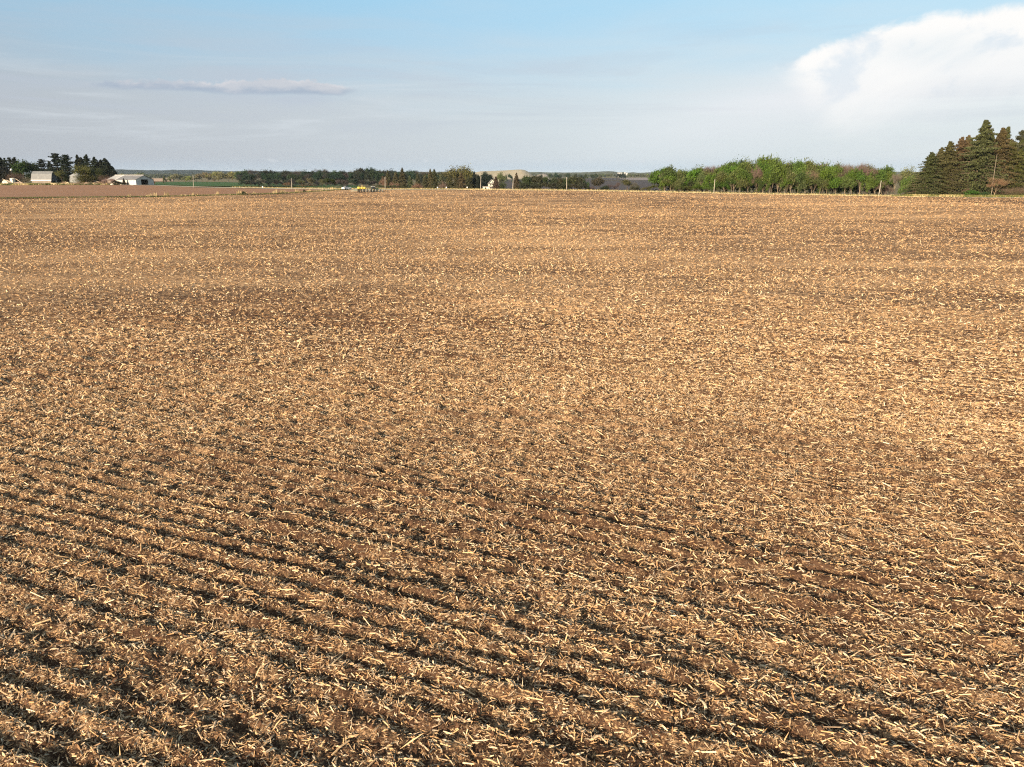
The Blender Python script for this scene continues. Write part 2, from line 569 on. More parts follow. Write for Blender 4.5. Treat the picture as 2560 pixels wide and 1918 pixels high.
def edge_r(th):
    """distance to the far edge of the corn field along each bearing"""
    s, c = np.sin(th), np.cos(th)
    # road side: points with n.(p - A) = -5 ; n=(.37,.93)
    nr_ = (0.37 * ROAD_A[0] + 0.93 * ROAD_A[1] - 4.0) / np.maximum(0.37 * s + 0.93 * c, 1e-3)
    d = STRIP_B - STRIP_A
    nn = np.array([-d[1], d[0]]) / np.hypot(*d)
    ns_ = (nn @ STRIP_A) / np.maximum(nn[0] * s + nn[1] * c, 1e-3)
    nsp = 206.0 / np.maximum(c - 0.02 * s, 1e-3)      # in front of the spruces on the right
    r = np.where(th > math.atan2(ROAD_A[0] - 2, ROAD_A[1] - 5), nsp, np.minimum(nr_, ns_))
    return np.clip(r, 20, 330)


th = np.radians(np.linspace(-52, 52, 520))
er = edge_r(th)
r_in = np.concatenate([np.geomspace(2.6, 7, 40, endpoint=False), np.arange(7, 15, .05), np.arange(15, 42, .10)])
d0 = np.arctan(H / 42.0)
DD = d0 + (np.arctan(H / er)[:, None] - d0) * np.linspace(0, 1, 90)[None]
RR = np.concatenate([np.broadcast_to(r_in, (len(th), len(r_in))), H / np.tan(DD)], 1)
field = polar('field', th, RR, lambda X, Y: T(X, Y) + relief(X, Y), [M_FIELD, M_FIELD_NEAR])
fc = np.empty(len(field.data.polygons) * 3, np.float32)
field.data.polygons.foreach_get('center', fc)
fc = np.hypot(fc[0::3], fc[1::3])
field.data.polygons.foreach_set('material_index', (fc < 22 * 2.4 ** RNG.random(len(fc))).astype(np.int32))

thg = np.radians(np.concatenate([np.linspace(-180, -62, 40), np.linspace(-60, 60, 160), np.linspace(62, 180, 40)]))
rg = np.concatenate([[0.3], np.geomspace(3, 900, 90), np.geomspace(1000, 22000, 24)])
ground = polar('ground', thg, rg, lambda X, Y: T(X, Y) - 0.28, [M_LAND])
# the part of the base sheet round the camera is the same corn field
ground.data.materials.append(M_FIELD)
cen = np.empty(len(ground.data.polygons) * 3, np.float32)
ground.data.polygons.foreach_get('center', cen)
cen = cen.reshape(-1, 3)
ground.data.polygons.foreach_set('material_index', ((np.hypot(cen[:, 0], cen[:, 1]) < 180)).astype(np.int32))


def sheet(name, P, Q, n1_, n2_, dz, mat, kind='structure'):
    """land between two polylines, draped over the terrain"""
    P = np.asarray(P, float); Q = np.asarray(Q, float)
    def res(L, n_):
        s = np.r_[0, np.cumsum(np.hypot(*np.diff(L, axis=0).T))]
        t = np.linspace(0, s[-1], n_)
        return np.stack([np.interp(t, s, L[:, 0]), np.interp(t, s, L[:, 1])], -1)
    P, Q = res(P, n1_), res(Q, n1_)
    f = np.linspace(0, 1, n2_)[None, :, None]
    XY = P[:, None] * (1 - f) + Q[:, None] * f
    Z = T(XY[..., 0], XY[..., 1]) + dz
    V = np.concatenate([XY, Z[..., None]], -1).reshape(-1, 3)
    i = np.arange(n1_ - 1)[:, None] * n2_ + np.arange(n2_ - 1)[None]
    Fq = np.stack([i, i + n2_, i + n2_ + 1, i + 1], -1).reshape(-1, 4)
    me = mesh_np(name, V, Fq, mat, smooth_shade=True)
    o = link(name, me, kind=kind)
    # make the normals look up
    if me.polygons[0].normal.z < 0:
        me.flip_normals()
    return o


def gxy(px, Y):
    D = H - Tz(qx(px, Y, 6.5), Y)
    return (qx(px, Y, D), Y)


tl = road_t(395)
sheet('road', [road_pt(t, -1.9) for t in (-60, 0, 60, 120, tl + 20)], [road_pt(t, 1.2) for t in (-60, 0, 60, 120, tl + 20)], 60, 4, 0.10, M_ROAD)
sheet('verge', [road_pt(t, -3.6) for t in (-12, 60, 120, 175)], [road_pt(t, -1.9) for t in (-12, 60, 120, 175)], 40, 3, 0.05, M_VERGE)
sheet('verge', [road_pt(t, 1.2) for t in (-50, 60, 120, tl + 20)], [road_pt(t, 5.5) for t in (-50, 60, 120, tl + 20)], 40, 3, 0.05, M_VERGE)
so = (STRIP_B - STRIP_A); son = np.array([-so[1], so[0]]) / np.hypot(*so)
sheet('red_field', [STRIP_A - so * 0.8 + son * 2.2, STRIP_B + so * 0.0 + son * 2.2], [gxy(-260, 336), gxy(0, 333), gxy(190, 333), gxy(375, 314), gxy(480, 300), gxy(640, 289), gxy(850, 279)], 50, 24, 0.0, M_FIELD2)
sheet('grass_bank', [STRIP_A - so * 0.8, STRIP_B + so * 0.06], [STRIP_A - so * 0.8 + son * 2.4, STRIP_B + so * 0.06 + son * 2.4], 50, 4, 0.08, M_VERGE)
sheet('green_field', [gxy(372, 345), gxy(480, 318), gxy(700, 330), gxy(900, 420)], [gxy(372, 1150), gxy(480, 1230), gxy(560, 1150), gxy(900, 850)], 30, 40, 0.05, M_GREENFIELD)
sheet('tan_field', [gxy(300, 1250), gxy(432, 1260)], [gxy(300, 2000), gxy(432, 2000)], 20, 20, 0.15, M_TANFIELD)
sheet('plowed_field', [gxy(1240, 560), gxy(1660, 480)], [gxy(1240, 1250), gxy(1700, 1500)], 30, 40, 0.10, M_PLOW)
sheet('pale_field', [gxy(1565, 1500), gxy(1720, 1520)], [gxy(1540, 2300), gxy(1720, 2300)], 12, 12, 0.2, M_GREYFIELD)
sheet('far_field', [gxy(1250, 1260), gxy(1560, 1510)], [gxy(1250, 2200), gxy(1560, 2300)], 12, 12, 0.15, M_PLOW)
sheet('wood_floor', [road_pt(t, 5.6) for t in (-70, 0, 60, 100)], [road_pt(t, 70) for t in (-90, -10, 50, 95)], 30, 16, 0.03,
      soil_material('wood_floor', (0.03, 0.025, 0.015), (0.06, 0.05, 0.025), (0.12, 0.09, 0.05), 0.4, 0.2))

# ------------------------------------------------------------------ corn residue on the field
def rotm(az, pitch, roll):
    """per-piece frames: x axis along the piece"""
    ca, sa, cp_, sp_, cr, sr = np.cos(az), np.sin(az), np.cos(pitch), np.sin(pitch), np.cos(roll), np.sin(roll)
    ex = np.stack([ca * cp_, sa * cp_, sp_], -1)
    side = np.stack([-sa, ca, np.zeros_like(ca)], -1)
    up = np.cross(ex, side)
    ey = side * cr[:, None] + up * sr[:, None]
    ez = -side * sr[:, None] + up * cr[:, None]
    return ex, ey, ez


def place_pieces(tmpl, faces, loc, L, W, Hh, az, pitch, roll, tint):
    """tmpl (k,3) unit template copied to every location"""
    ex, ey, ez = rotm(az, pitch, roll)
    V = (loc[:, None] + tmpl[None, :, 0:1] * (ex * L[:, None])[:, None] + tmpl[None, :, 1:2] * (ey * W[:, None])[:, None]
         + tmpl[None, :, 2:3] * (ez * Hh[:, None])[:, None])
    k = len(tmpl)
    F = (np.asarray(faces)[None] + (np.arange(len(loc)) * k)[:, None, None]).reshape(-1, np.shape(faces)[1])
    return V.reshape(-1, 3), F, np.repeat(tint, k)


T_PRISM = np.array([(-.5, -.5, 0), (-.5, .5, 0), (-.5, 0, .9), (.5, -.42, 0), (.5, .42, 0), (.5, 0, .8)], float)
F_PRISM = np.array([(0, 3, 5, 2), (2, 5, 4, 1)])
T_LEAF = np.array([(-.5, -.12, 0), (-.5, .12, 0), (-.05, -.5, .5), (-.05, .5, .42), (.5, -.06, -.1), (.5, .10, -.05)], float)
F_LEAF = np.array([(0, 2, 3, 1), (2, 4, 5, 3)])
T_FLAT = np.array([(-.5, -.5, 0), (.5, -.42, 0.06), (.5, .45, 0), (-.5, .5, 0.05)], float)
F_FLAT = np.array([(0, 1, 2, 3)])


def scatter(nr, r0, r1, expo, amax=43):
    """points with density falling as r**-expo"""
    uu = RNG.random(nr)
    k = 2 - expo
    r = (r0 ** k + uu * (r1 ** k - r0 ** k)) ** (1 / k) if abs(k) > 1e-6 else r0 * (r1 / r0) ** uu
    a = np.radians(RNG.uniform(-amax, amax, nr))
    return r * np.sin(a), r * np.cos(a), r


def cover_mask(x, y, s=0):
    """where the residue lies thick: bands along the rows and broad patches"""
    al = x * RD[0] + y * RD[1]; ac = x * RN[0] + y * RN[1]
    v = 0.50 * vn(al * .16, ac * 1.5, 21) + 0.25 * vn(x * 1.4, y * 1.4, 22) + 0.36 * vn(al * .035, ac * .14, 23) + 0.20 * vn(x * .02, y * .02, 24)
    return smooth(0.27, 0.86, v)


def tints(nn_, lo=0.15, hi=0.95, p=1.0):
    return lo + (hi - lo) * RNG.random(nn_) ** p


def field_z(x, y):
    return T(x, y) + relief(x, y)


def keep(x, y, m0=0.25):
    k = (RNG.random(len(x)) < m0 + (1 - m0) * cover_mask(x, y))
    k &= np.hypot(x, y) < edge_r(np.arctan2(x, y)) - 1.5
    return x[k], y[k]


parts = []
ROWANG = math.atan2(RD[1], RD[0])
def add_set(x, y, tmpl, faces, L, W, Hh, psd, tint, lift, align=0.42):
    nn_ = len(x)
    az = np.where(RNG.random(nn_) < align, ROWANG + RNG.normal(0, .35, nn_), RNG.uniform(0, 2 * np.pi, nn_))
    pitch = RNG.normal(0, psd, nn_)
    roll = RNG.normal(0, 0.45, nn_)
    z = field_z(x, y) + lift + 0.5 * np.abs(np.sin(pitch)) * L * 0.7
    parts.append(place_pieces(tmpl, faces, np.stack([x, y, z], -1), L, W, Hh, az, pitch, roll, tint))


# fine chaff, near
x, y, r = scatter(350000, 5.4, 25, 0.12); x, y = keep(x, y, .4); q = len(x)
add_set(x, y, T_FLAT, F_FLAT, RNG.lognormal(-3.15, .5, q), RNG.uniform(.005, .015, q), np.full(q, .1), .38, tints(q, .12, 1.0, 1.15), .006)
# leaf and husk scraps
x, y, r = scatter(108000, 5.4, 27, 0.12); x, y = keep(x, y, .35); q = len(x)
add_set(x, y, T_LEAF, F_LEAF, RNG.lognormal(-2.80, .5, q), RNG.uniform(.007, .024, q), RNG.uniform(.006, .025, q), .30, tints(q, .3, 1.0, .9), .010)
# ragged stubs still standing in the rows
x, y, r = scatter(5200, 5.5, 30, 0.7); q = len(x)
add_set(x, y, T_PRISM, F_PRISM, RNG.uniform(.05, .13, q), RNG.uniform(.010, .018, q), RNG.uniform(.010, .018, q), .85, tints(q, .3, .95, .9), .0)
# piles of husks and leaves
cx0, cy0, r = scatter(3800, 5.5, 30, 0.5)
idx = np.repeat(np.arange(len(cx0)), 11)
x = cx0[idx] + RNG.normal(0, .13, len(idx)); y = cy0[idx] + RNG.normal(0, .09, len(idx)); q = len(x)
add_set(x, y, T_LEAF, F_LEAF, RNG.lognormal(-2.70, .4, q), RNG.uniform(.007, .024, q), RNG.uniform(.008, .03, q), .35, tints(q, .45, 1.0, .8), .012 + RNG.random(q) * .05)
# stalk pieces
x, y, r = scatter(26000, 5, 34, 0.6); x, y = keep(x, y, .2); q = len(x)
add_set(x, y, T_PRISM, F_PRISM, RNG.lognormal(-2.30, .42, q), RNG.uniform(.010, .020, q), RNG.uniform(.010, .018, q), .22, tints(q, .30, 1.0, .85), .006, .4)
# mid and far field: coarser flakes standing for tufts of trash
x, y, r = scatter(430000, 19, 300, 1.75); x, y = keep(x, y, .40); q = len(x); r = np.hypot(x, y)
sc_ = (r / 17) ** 0.46
add_set(x, y, T_FLAT, F_FLAT, RNG.lognormal(-2.75, .5, q) * sc_, RNG.uniform(.010, .034, q) * sc_ ** 1.1, np.full(q, .2), np.interp(np.mean(r), [0, 1], [.4, .4]), .55 + (tints(q, .25, 1.0, .8) - .55) * np.interp(r, [30, 120], [1, .45]), .01)
off = 0; Vs, Fs, Ts = [], [], []
for V_, F_, t_ in parts:
    Vs.append(V_); Fs.append(F_ + off); Ts.append(t_); off += len(V_)
res = link('corn_residue', mesh_np('corn_residue', np.concatenate(Vs), np.concatenate(Fs), M_STRAW, {'tint': np.concatenate(Ts)}), parent=field, kind='stuff')
del parts, Vs, Fs, Ts

# single stalks, husks and clods close to the camera: parts of the field
def tube(pts, rad, sides=5, cap=True):
    pts = np.asarray(pts, float); k = len(pts)
    V = []; 
    for i in range(k):
        d = pts[min(i + 1, k - 1)] - pts[max(i - 1, 0)]
        d /= np.linalg.norm(d) + 1e-9
        a = np.cross(d, (0, 0, 1) if abs(d[2]) < .9 else (1, 0, 0)); a /= np.linalg.norm(a)
        b = np.cross(d, a)
        for j in range(sides):
            t = 2 * math.pi * j / sides
            V.append(pts[i] + rad[i] * (math.cos(t) * a + math.sin(t) * b))
    F = []
    for i in range(k - 1):
        for j in range(sides):
            F.append((i * sides + j, i * sides + (j + 1) % sides, (i + 1) * sides + (j + 1) % sides, (i + 1) * sides + j))
    return np.array(V), np.array(F)


stalk_meshes = []
for i in range(8):
    bend = random.uniform(-.05, .05)
    L_ = random.uniform(.11, .24); r_ = random.uniform(.008, .013)
    V_, F_ = tube([(-L_ / 2, 0, 0), (-L_ / 2 * .1, bend * .5, .006), (0.0, bend * .55, .008), (L_ / 2, 0, 0)], [r_, r_ * .93, r_ * 1.12, r_ * .85], 6)
    caps = [(0, 1, 2, 3), (0, 3, 4, 5), (21, 20, 19, 18), (23, 22, 21, 18)]
    stalk_meshes.append(mesh_np('corn_stalk', V_, np.concatenate([F_, caps]), M_STRAW, {'tint': np.full(len(V_), random.uniform(.6, 1.0))}, smooth_shade=False))
husk_meshes = []
for i in range(8):
    L_, W_ = random.uniform(.10, .20), random.uniform(.025, .055)
    nu, nv = 6, 4
    V_ = []
    for a in range(nu):
        s = a / (nu - 1)
        for b_ in range(nv):
            t = b_ / (nv - 1) - .5
            wd = W_ * math.sin(math.pi * (0.12 + .85 * s)) ** .7
            V_.append(((s - .5) * L_, t * wd, (.028 * math.sin(math.pi * s)) - 1.2 * abs(t) ** 2 * wd + random.uniform(-.006, .006)))
    F_ = [(a * nv + b_, (a + 1) * nv + b_, (a + 1) * nv + b_ + 1, a * nv + b_ + 1) for a in range(nu - 1) for b_ in range(nv - 1)]
    husk_meshes.append(mesh_np('corn_husk', V_, np.array(F_), M_STRAW, {'tint': np.full(len(V_), RNG.uniform(.5, .97))}))
import bmesh
clod_meshes = []
for i in range(5):
    bm = bmesh.new(); bmesh.ops.create_icosphere(bm, subdivisions=1, radius=1)
    for v in bm.verts:
        v.co *= random.uniform(.7, 1.15); v.co.z *= .7
    me = bpy.data.meshes.new('soil_clod'); bm.to_mesh(me); bm.free(); me.materials.append(M_CLOD); clod_meshes.append(me)


def near_parts(name, meshes, count, r1, dz, psd, smin, smax):
    x, y, r = scatter(count * 3, 5.6, r1, .6, 44)
    z = field_z(x, y)
    k = 0
    for i in range(len(x)):
        if k >= count:
            break
        if abs(x[i]) > 0.72 * (y[i] * .96 + 1.84) + .2:
            continue
        az = ROWANG + RNG.normal(0, .5) if RNG.random() < .35 else RNG.uniform(0, 6.28)
        s = RNG.uniform(smin, smax)
        link(name, meshes[k % len(meshes)], field, (x[i], y[i], z[i] + dz * s), (RNG.normal(0, psd), RNG.normal(0, psd), az), (s, s, s))
        k += 1


near_parts('corn_stalk', stalk_meshes, 300, 16, .022, .16, .8, 1.15)
near_parts('corn_husk', husk_meshes, 300, 13, .012, .2, .6, 1.0)
near_parts('soil_clod', clod_meshes, 300, 14, .015, .5, .025, .06)

# ------------------------------------------------------------------ trees
def merge(list_vf):
    Vs, Fs, off = [], [], 0
    for V_, F_ in list_vf:
        Vs.append(V_); Fs.append(np.asarray(F_) + off); off += len(V_)
    return np.concatenate(Vs), np.concatenate(Fs)


def leaves(P, size, rng, n_bias=None, stretch=1.0):
    """one small irregular quad per point"""
    n_ = len(P)
    d = rng.normal(size=(n_, 3)); d /= np.linalg.norm(d, axis=1)[:, None]
    if n_bias is not None:
        d = d * .8 + n_bias; d /= np.linalg.norm(d, axis=1)[:, None] + 1e-9
    a = np.cross(d, rng.normal(size=(n_, 3))); a /= np.linalg.norm(a, axis=1)[:, None] + 1e-9
    b = np.cross(d, a)
    s = size * rng.uniform(.6, 1.5, n_)[:, None]
    a = a * s * stretch; b = b * s
    V_ = np.stack([P - a - b * .6, P + a * .3 - b, P + a + b * .7, P - a * .4 + b], 1).reshape(-1, 3)
    F_ = np.arange(n_ * 4).reshape(-1, 4)
    return V_, F_


def tree_skeleton(rng, lean, spread, trunk_h, n_main, r0, levels=3, upward=.9):
    """tapered trunk with forking limbs; returns tubes and the twig ends"""
    tubes, tips = [], []
    def grow(p, d, length, rad, lev):
        steps = 3
        pts, rads = [p.copy()], [rad]
        dd = d.copy()
        for s in range(steps):
            dd = dd + rng.normal(0, .13, 3) + np.array([0, 0, .07 * upward]); dd /= np.linalg.norm(dd)
            p = p + dd * length / steps
            pts.append(p.copy()); rads.append(rad * (1 - .55 * (s + 1) / steps))
        tubes.append(tube(pts, rads, 5 if lev == 0 else (4 if lev == 1 else 3)))
        if lev >= levels:
            tips.append((pts[-1], length)); tips.append((pts[-2], length)); return
        nb = n_main if lev == 0 else int(rng.integers(3, 5))
        for k in range(nb):
            ang = 2 * math.pi * (k + rng.random()) / nb
            tilt = spread * rng.uniform(.45, 1.25) * (1.0 if lev else .8)
            side = np.cross(dd, (0.3, 0.2, .9)); side /= np.linalg.norm(side); up2 = np.cross(side, dd)
            nd = dd * math.cos(tilt) + (side * math.cos(ang) + up2 * math.sin(ang)) * math.sin(tilt)
            if lev == 0 and k == 0:
                nd = dd
            st = pts[-1] if rng.random() < .6 or lev > 0 else pts[-2]
            grow(st, nd / np.linalg.norm(nd), length * rng.uniform(.55, .85) if lev else (1 - trunk_h) * rng.uniform(.34, .5), rads[-1] * rng.uniform(.65, .85), lev + 1)
    grow(np.zeros(3), np.array([lean, 0, 1.0]), trunk_h, r0, 0)
    return tubes, tips


def norm_tree(tr, cr):
    """scale a tree to unit height and roughly unit crown width"""
    allv = np.concatenate([tr[0]] + ([cr[0]] if cr is not None else []))
    h_ = np.percentile(allv[:, 2], 99.7); w_ = 2 * np.percentile(np.hypot(allv[:, 0], allv[:, 1]), 93)
    S = np.array([1 / w_, 1 / w_, 1 / h_])
    return (tr[0] * S, tr[1]), ((cr[0] * S, cr[1]) if cr is not None else None)


def make_leafy(seed, n_leaf=3200, size=.020, low=False, spread=.75, dens=1.0):
    rng = np.random.default_rng(seed)
    tubes, tips = tree_skeleton(rng, rng.normal(0, .06), spread, .10 if low else .19, 7, .020, 3)
    P, tn = [], []
    per = max(3, int(n_leaf / len(tips)))
    for p, L_ in tips:
        c = rng.random()
        k = int(per * rng.uniform(.4, 1.7))
        P.append(p + rng.normal(0, L_ * .40, (k, 3)) * np.array([1, 1, .85]))
        tn.append(np.clip(c * .6 + rng.random(k) * .4, 0, 1))
    P = np.concatenate(P); tn = np.concatenate(tn)
    P[:, 2] = np.maximum(P[:, 2], .02 if low else .06)
    cr = leaves(P, size, rng)
    tr = merge(tubes)
    tr, cr = norm_tree(tr, cr)
    return mesh_np('trunk', tr[0], tr[1], M_BARK), mesh_np('crown', cr[0], cr[1], M_LEAF, {'tint': np.repeat(tn, 4)})


def make_bare(seed, spread=.6, low=False):
    rng = np.random.default_rng(seed)
    tubes, tips = tree_skeleton(rng, rng.normal(0, .08), spread, .08 if low else .30, 5 if not low else 8, .018 if not low else .010, 3)
    tr = merge(tubes)
    V_, F_ = [], []
    tn = []
    P = []; D = []
    for p, L_ in tips:
        for k in range(15):
            d = rng.normal(size=3); d[2] = abs(d[2]) * .8 + .3; d /= np.linalg.norm(d)
            st = p + rng.normal(0, L_ * .25, 3)
            a = np.cross(d, rng.normal(size=3)); a /= np.linalg.norm(a)
            e = st + d * L_ * rng.uniform(.4, .9)
            V_ += [st - a * .0028, st + a * .0028, e + a * .001, e - a * .001]
            tn += [rng.random()] * 4
    V_ = np.array(V_); F_ = np.arange(len(V_)).reshape(-1, 4)
    tr, cr = norm_tree(tr, (V_, F_))
    return mesh_np('trunk', tr[0], tr[1], M_BARK), mesh_np('crown', cr[0], cr[1], M_LEAF, {'tint': np.array(tn)})


def make_conifer(seed, whorls=26, per=7, open_=0.0, droop=.25, ragged=.25, spray=15, start=.06, fs=.020, power=.9):
    """spruce: straight trunk, whorls of drooping boughs carrying sprays of needles"""
    rng = np.random.default_rng(seed)
    lean = rng.normal(0, .012)
    tubes = [tube([(0, 0, 0), (lean * .4, 0, .5), (lean, 0, 1.0)], [.016, .010, .0015], 6)]
    P, tn, sd = [], [], []
    for i in range(whorls):
        h_ = start + (1 - start) * (i + rng.uniform(-.3, .3)) / whorls
        h_ = min(max(h_, .03), .985)
        base = .5 * ((1 - h_) * (1.0 + .25 * h_)) ** power + .006
        for k in range(per):
            if rng.random() < open_ * .6:
                continue
            a = 2 * math.pi * (k + rng.random() * .9) / per
            L_ = base * rng.uniform(1 - ragged * 1.6, 1 + ragged)
            up = rng.normal(.10 + .45 * h_, .12) 
            o0 = np.array([lean * h_, 0, h_])
            out = np.array([math.cos(a), math.sin(a), 0])
            s = np.linspace(0.12, 1, spray)
            pts = o0 + out * (L_ * s)[:, None] + np.array([0, 0, 1])[None] * (L_ * (up * s - droop * 2.2 * s ** 2 + .75 * droop * s ** 3.5))[:, None] * .62
            tubes.append(tube([pts[0], pts[spray // 2], pts[-1]], [.0035, .0022, .0008], 3))
            c = rng.random()
            lat = np.array([-out[1], out[0], 0])
            for q_ in range(4 if open_ < .2 else 3):
                wdt = (L_ * .22 * (1 - .6 * s) + .004)[:, None]
                P.append(pts + lat * rng.normal(0, 1, (spray, 1)) * wdt + np.array([0, 0, -1]) * rng.random((spray, 1)) * .022 * (1.2 - open_ * .5))
                tn.append(np.clip(c * .55 + rng.random(spray) * .45, 0, 1))
    P = np.concatenate(P); tn = np.concatenate(tn)
    k = rng.random(len(P)) > open_ * .35
    P, tn = P[k], tn[k]
    cr = leaves(P * 1.0, fs * .62, rng, stretch=1.5)
    tr = merge(tubes)
    S = np.array([1.0, 1.0, 1.0])
    return mesh_np('trunk', tr[0] * S, tr[1], M_BARK), mesh_np('crown', cr[0] * S, cr[1], M_LEAF, {'tint': np.repeat(tn, 4)})


PROTO = {
    'leafy': [make_leafy(100 + i, 4200, .0225, False, .62 + .1 * (i % 3)) for i in range(6)],
    'thin': [make_leafy(150 + i, 2600, .017, False, .6 + .1 * i) for i in range(3)],
    'bush': [make_leafy(200 + i, 1500, .032, True, .85) for i in range(4)],
    'bare': [make_bare(300 + i, .55 + .08 * i) for i in range(4)],
    'brush': [make_bare(340 + i, .95, True) for i in range(3)],
    'spruce': [make_conifer(400 + i, 26, 8, .08, .25 + .05 * i, .30) for i in range(4)],
    'big': [make_conifer(440 + i, 32, 9, .10, .26, .50, 20, .03, .0112, .90) for i in range(3)],
    'open': [make_conifer(480 + i, 22, 7, .38, .10, .42, 15, .08, .020, .80) for i in range(4)],
}
ORD = ['first', 'second', 'third', 'fourth', 'fifth', 'sixth', 'seventh', 'eighth', 'ninth', 'tenth', 'eleventh', 'twelfth', 'thirteenth',
       'fourteenth', 'fifteenth', 'sixteenth', 'seventeenth', 'eighteenth', 'nineteenth', 'twentieth']
TENS = {20: 'twenty', 30: 'thirty', 40: 'forty', 50: 'fifty'}


def ordinal(i):
    i += 1
    if i <= 20:
        return ORD[i - 1]
    t = i // 10 * 10
    return {20: 'twentieth', 30: 'thirtieth', 40: 'fortieth', 50: 'fiftieth'}[t] if i == t else TENS[t] + '-' + ORD[i - t - 1]


USED = {}
def plant(kind, name, label, cat, px, ytop, wpx, Y, color, bark=(.12, .09, .065), group=None, base=None, tilt=0.0):
    """a tree at photograph column px, forward distance Y, reaching up to photograph row ytop, wpx wide"""
    D0 = 6.5
    x = qx(px, Y, D0)
    zb = Tz(x, Y) if base is None else base
    x = qx(px, Y, H - zb)
    ztop = H - Y * dep(ytop)
    h_ = max(ztop - zb, .3)
    w_ = wpx / F_PX * Y
    t = thing(name, label, cat, (x, Y, zb - .05), RNG.uniform(0, 6.28), (w_, w_, h_), group)
    if tilt:
        t.rotation_euler = (0, tilt, 0)
    i = USED.get(kind, 0); USED[kind] = i + 1
    tr, cr = PROTO[kind][i % len(PROTO[kind])]
    c = [max(0.004, v * RNG.uniform(.88, 1.12)) for v in color]
    link('trunk', tr, t, color=bark)
    link('crown', cr, t, color=c)
    return t


def outline(pts):
    xs, ys = zip(*pts)
    return lambda p: float(np.interp(p, xs, ys))


DK = (.022, .030, .020)          # dark conifer green, with cloud shade painted in
# --- farmstead trees on the left; the darker greens hold painted cloud shade
g = 'dark conifers behind the farm buildings'
for i, (px, t_, w_, kd) in enumerate([(-14, 392, 46, 'spruce'), (8, 386, 46, 'spruce'), (24, 393, 28, 'open'), (35, 391, 28, 'open'), (47, 391, 36, 'open')]):
    plant(kd, 'conifer_tree', f'tall dark conifer at the far left beyond the rubble heap, {ordinal(i)} from the left', 'tree', px, t_, w_ * 1.25, 385, DK, group=g)
for i in range(7):
    plant('bush', 'conifer_tree', f'low dark evergreen under the far left conifers, {ordinal(i)} from the left', 'tree', -20 + i * 11, 418 + random.uniform(-5, 5), 26, 378 + 3 * (i % 2), (.018, .022, .017), group=g)
plant('leafy', 'broadleaf_tree', 'dark green rounded tree left of the barn, nearer the rubble heap', 'tree', 64, 402, 40, 366, (.036, .058, .018))
plant('leafy', 'broadleaf_tree', 'dark green rounded tree close against the left end of the barn', 'tree', 83, 403, 38, 368, (.034, .052, .020))
plant('bush', 'broadleaf_tree', 'low dark green growth at the foot of the trees left of the barn', 'shrub', 82, 432, 32, 362, (.022, .034, .014))
ob = [(112, 396, 46, 'open', 'short flat topped dark pine rising over the left half of the barn roof'),
      (133, 402, 28, 'spruce', 'small dense dark conifer rising over the right end of the barn roof'),
      (151, 381, 66, 'open', 'widest ragged dark pine standing between the barn and the grain bin'),
      (176, 384, 54, 'open', 'tall ragged dark pine right behind the grain bin'),
      (204, 385, 32, 'spruce', 'narrow dark conifer just right of the grain bin roof'),
      (212, 391, 34, 'spruce', 'shorter narrow dark conifer behind the willow by the grain bin'),
      (226, 384, 36, 'open', 'tall thin open dark conifer above the olive willow'),
      (246, 391, 40, 'spruce', 'dark conifer left of the pair at the end of the farm windbreak'),
      (261, 397, 34, 'spruce', 'middle dark conifer of the three above the long white shed'),
      (271, 394, 50, 'spruce', 'rightmost tall dark conifer above the long white shed'),
      (286, 414, 30, 'spruce', 'low dark conifer at the right end of the farm windbreak'),
      (295, 429, 12, 'spruce', 'smallest dark conifer at the tail of the farm windbreak')]
for px, t_, w_, kd, lb in ob:
    plant(kd, 'conifer_tree', lb, 'tree', px, t_, w_ * 1.3, 388, DK, group=g)
for i in range(11):
    plant('bush', 'undergrowth', f'dark undergrowth beneath the farm windbreak, {ordinal(i)} clump from the left', 'shrub', 104 + 18 * i, 428 + random.uniform(-4, 4), 30, 384, (.016, .020, .016), group='dark undergrowth of the windbreak')
plant('thin', 'bush', 'olive green bush standing beside the barn door', 'bush', 157, 425, 32, 340, (.085, .100, .028))
plant('bush', 'bush', 'dark green bush low between the bush by the barn door and the bin', 'bush', 168, 437, 20, 346, (.038, .052, .018))
plant('thin', 'willow_tree', 'largest olive green willow hiding the right side of the grain bin', 'tree', 218, 412, 60, 338, (.095, .105, .030))
plant('thin', 'willow_tree', 'dull olive willow right of the largest one, below the dark conifers', 'tree', 244, 418, 46, 342, (.060, .072, .022))
plant('bush', 'bush', 'low olive thicket beneath the willows by the grain bin', 'bush', 232, 437, 50, 336, (.060, .062, .022))
plant('brush', 'bare_bush', 'bare reddish brown bush behind the rubble heap', 'bush', 48, 430, 50, 352, (.105, .070, .055), (.09, .065, .05))
plant('brush', 'bare_bush', 'bare grey twiggy bush between the rubble heap and the barn', 'bush', 72, 442, 26, 348, (.13, .11, .085), (.1, .08, .06))
plant('brush', 'bare_bush', 'bare brown bush at the left end of the long white shed', 'bush', 268, 436, 44, 336, (.085, .055, .042), (.08, .06, .045))
plant('spruce', 'dark_bush', 'small dark evergreen in front of the long wall of the white shed', 'bush', 311, 445, 12, 326, (.040, .040, .028))
plant('brush', 'brush_heap', 'pinkish heap of dead brush against the left of the white shed', 'brush', 283, 444, 44, 330, (.26, .20, .17), (.2, .15, .12))
plant('bush', 'dark_bush', 'low dark green hedge running down to the white shed corner', 'bush', 318, 457, 44, 327, (.024, .032, .015))
plant('bush', 'dark_bush', 'dark shrub beside the brush heap at the field edge', 'bush', 292, 452, 26, 328, (.030, .032, .018))
plant('bush', 'broadleaf_tree', 'far olive tree showing just above the white shed roof', 'tree', 352, 431, 26, 900, (.10, .115, .05))
plant('bush', 'broadleaf_tree', 'far pale green tree low beyond the left of the shed roof', 'tree', 312, 434, 14, 900, (.14, .15, .06))
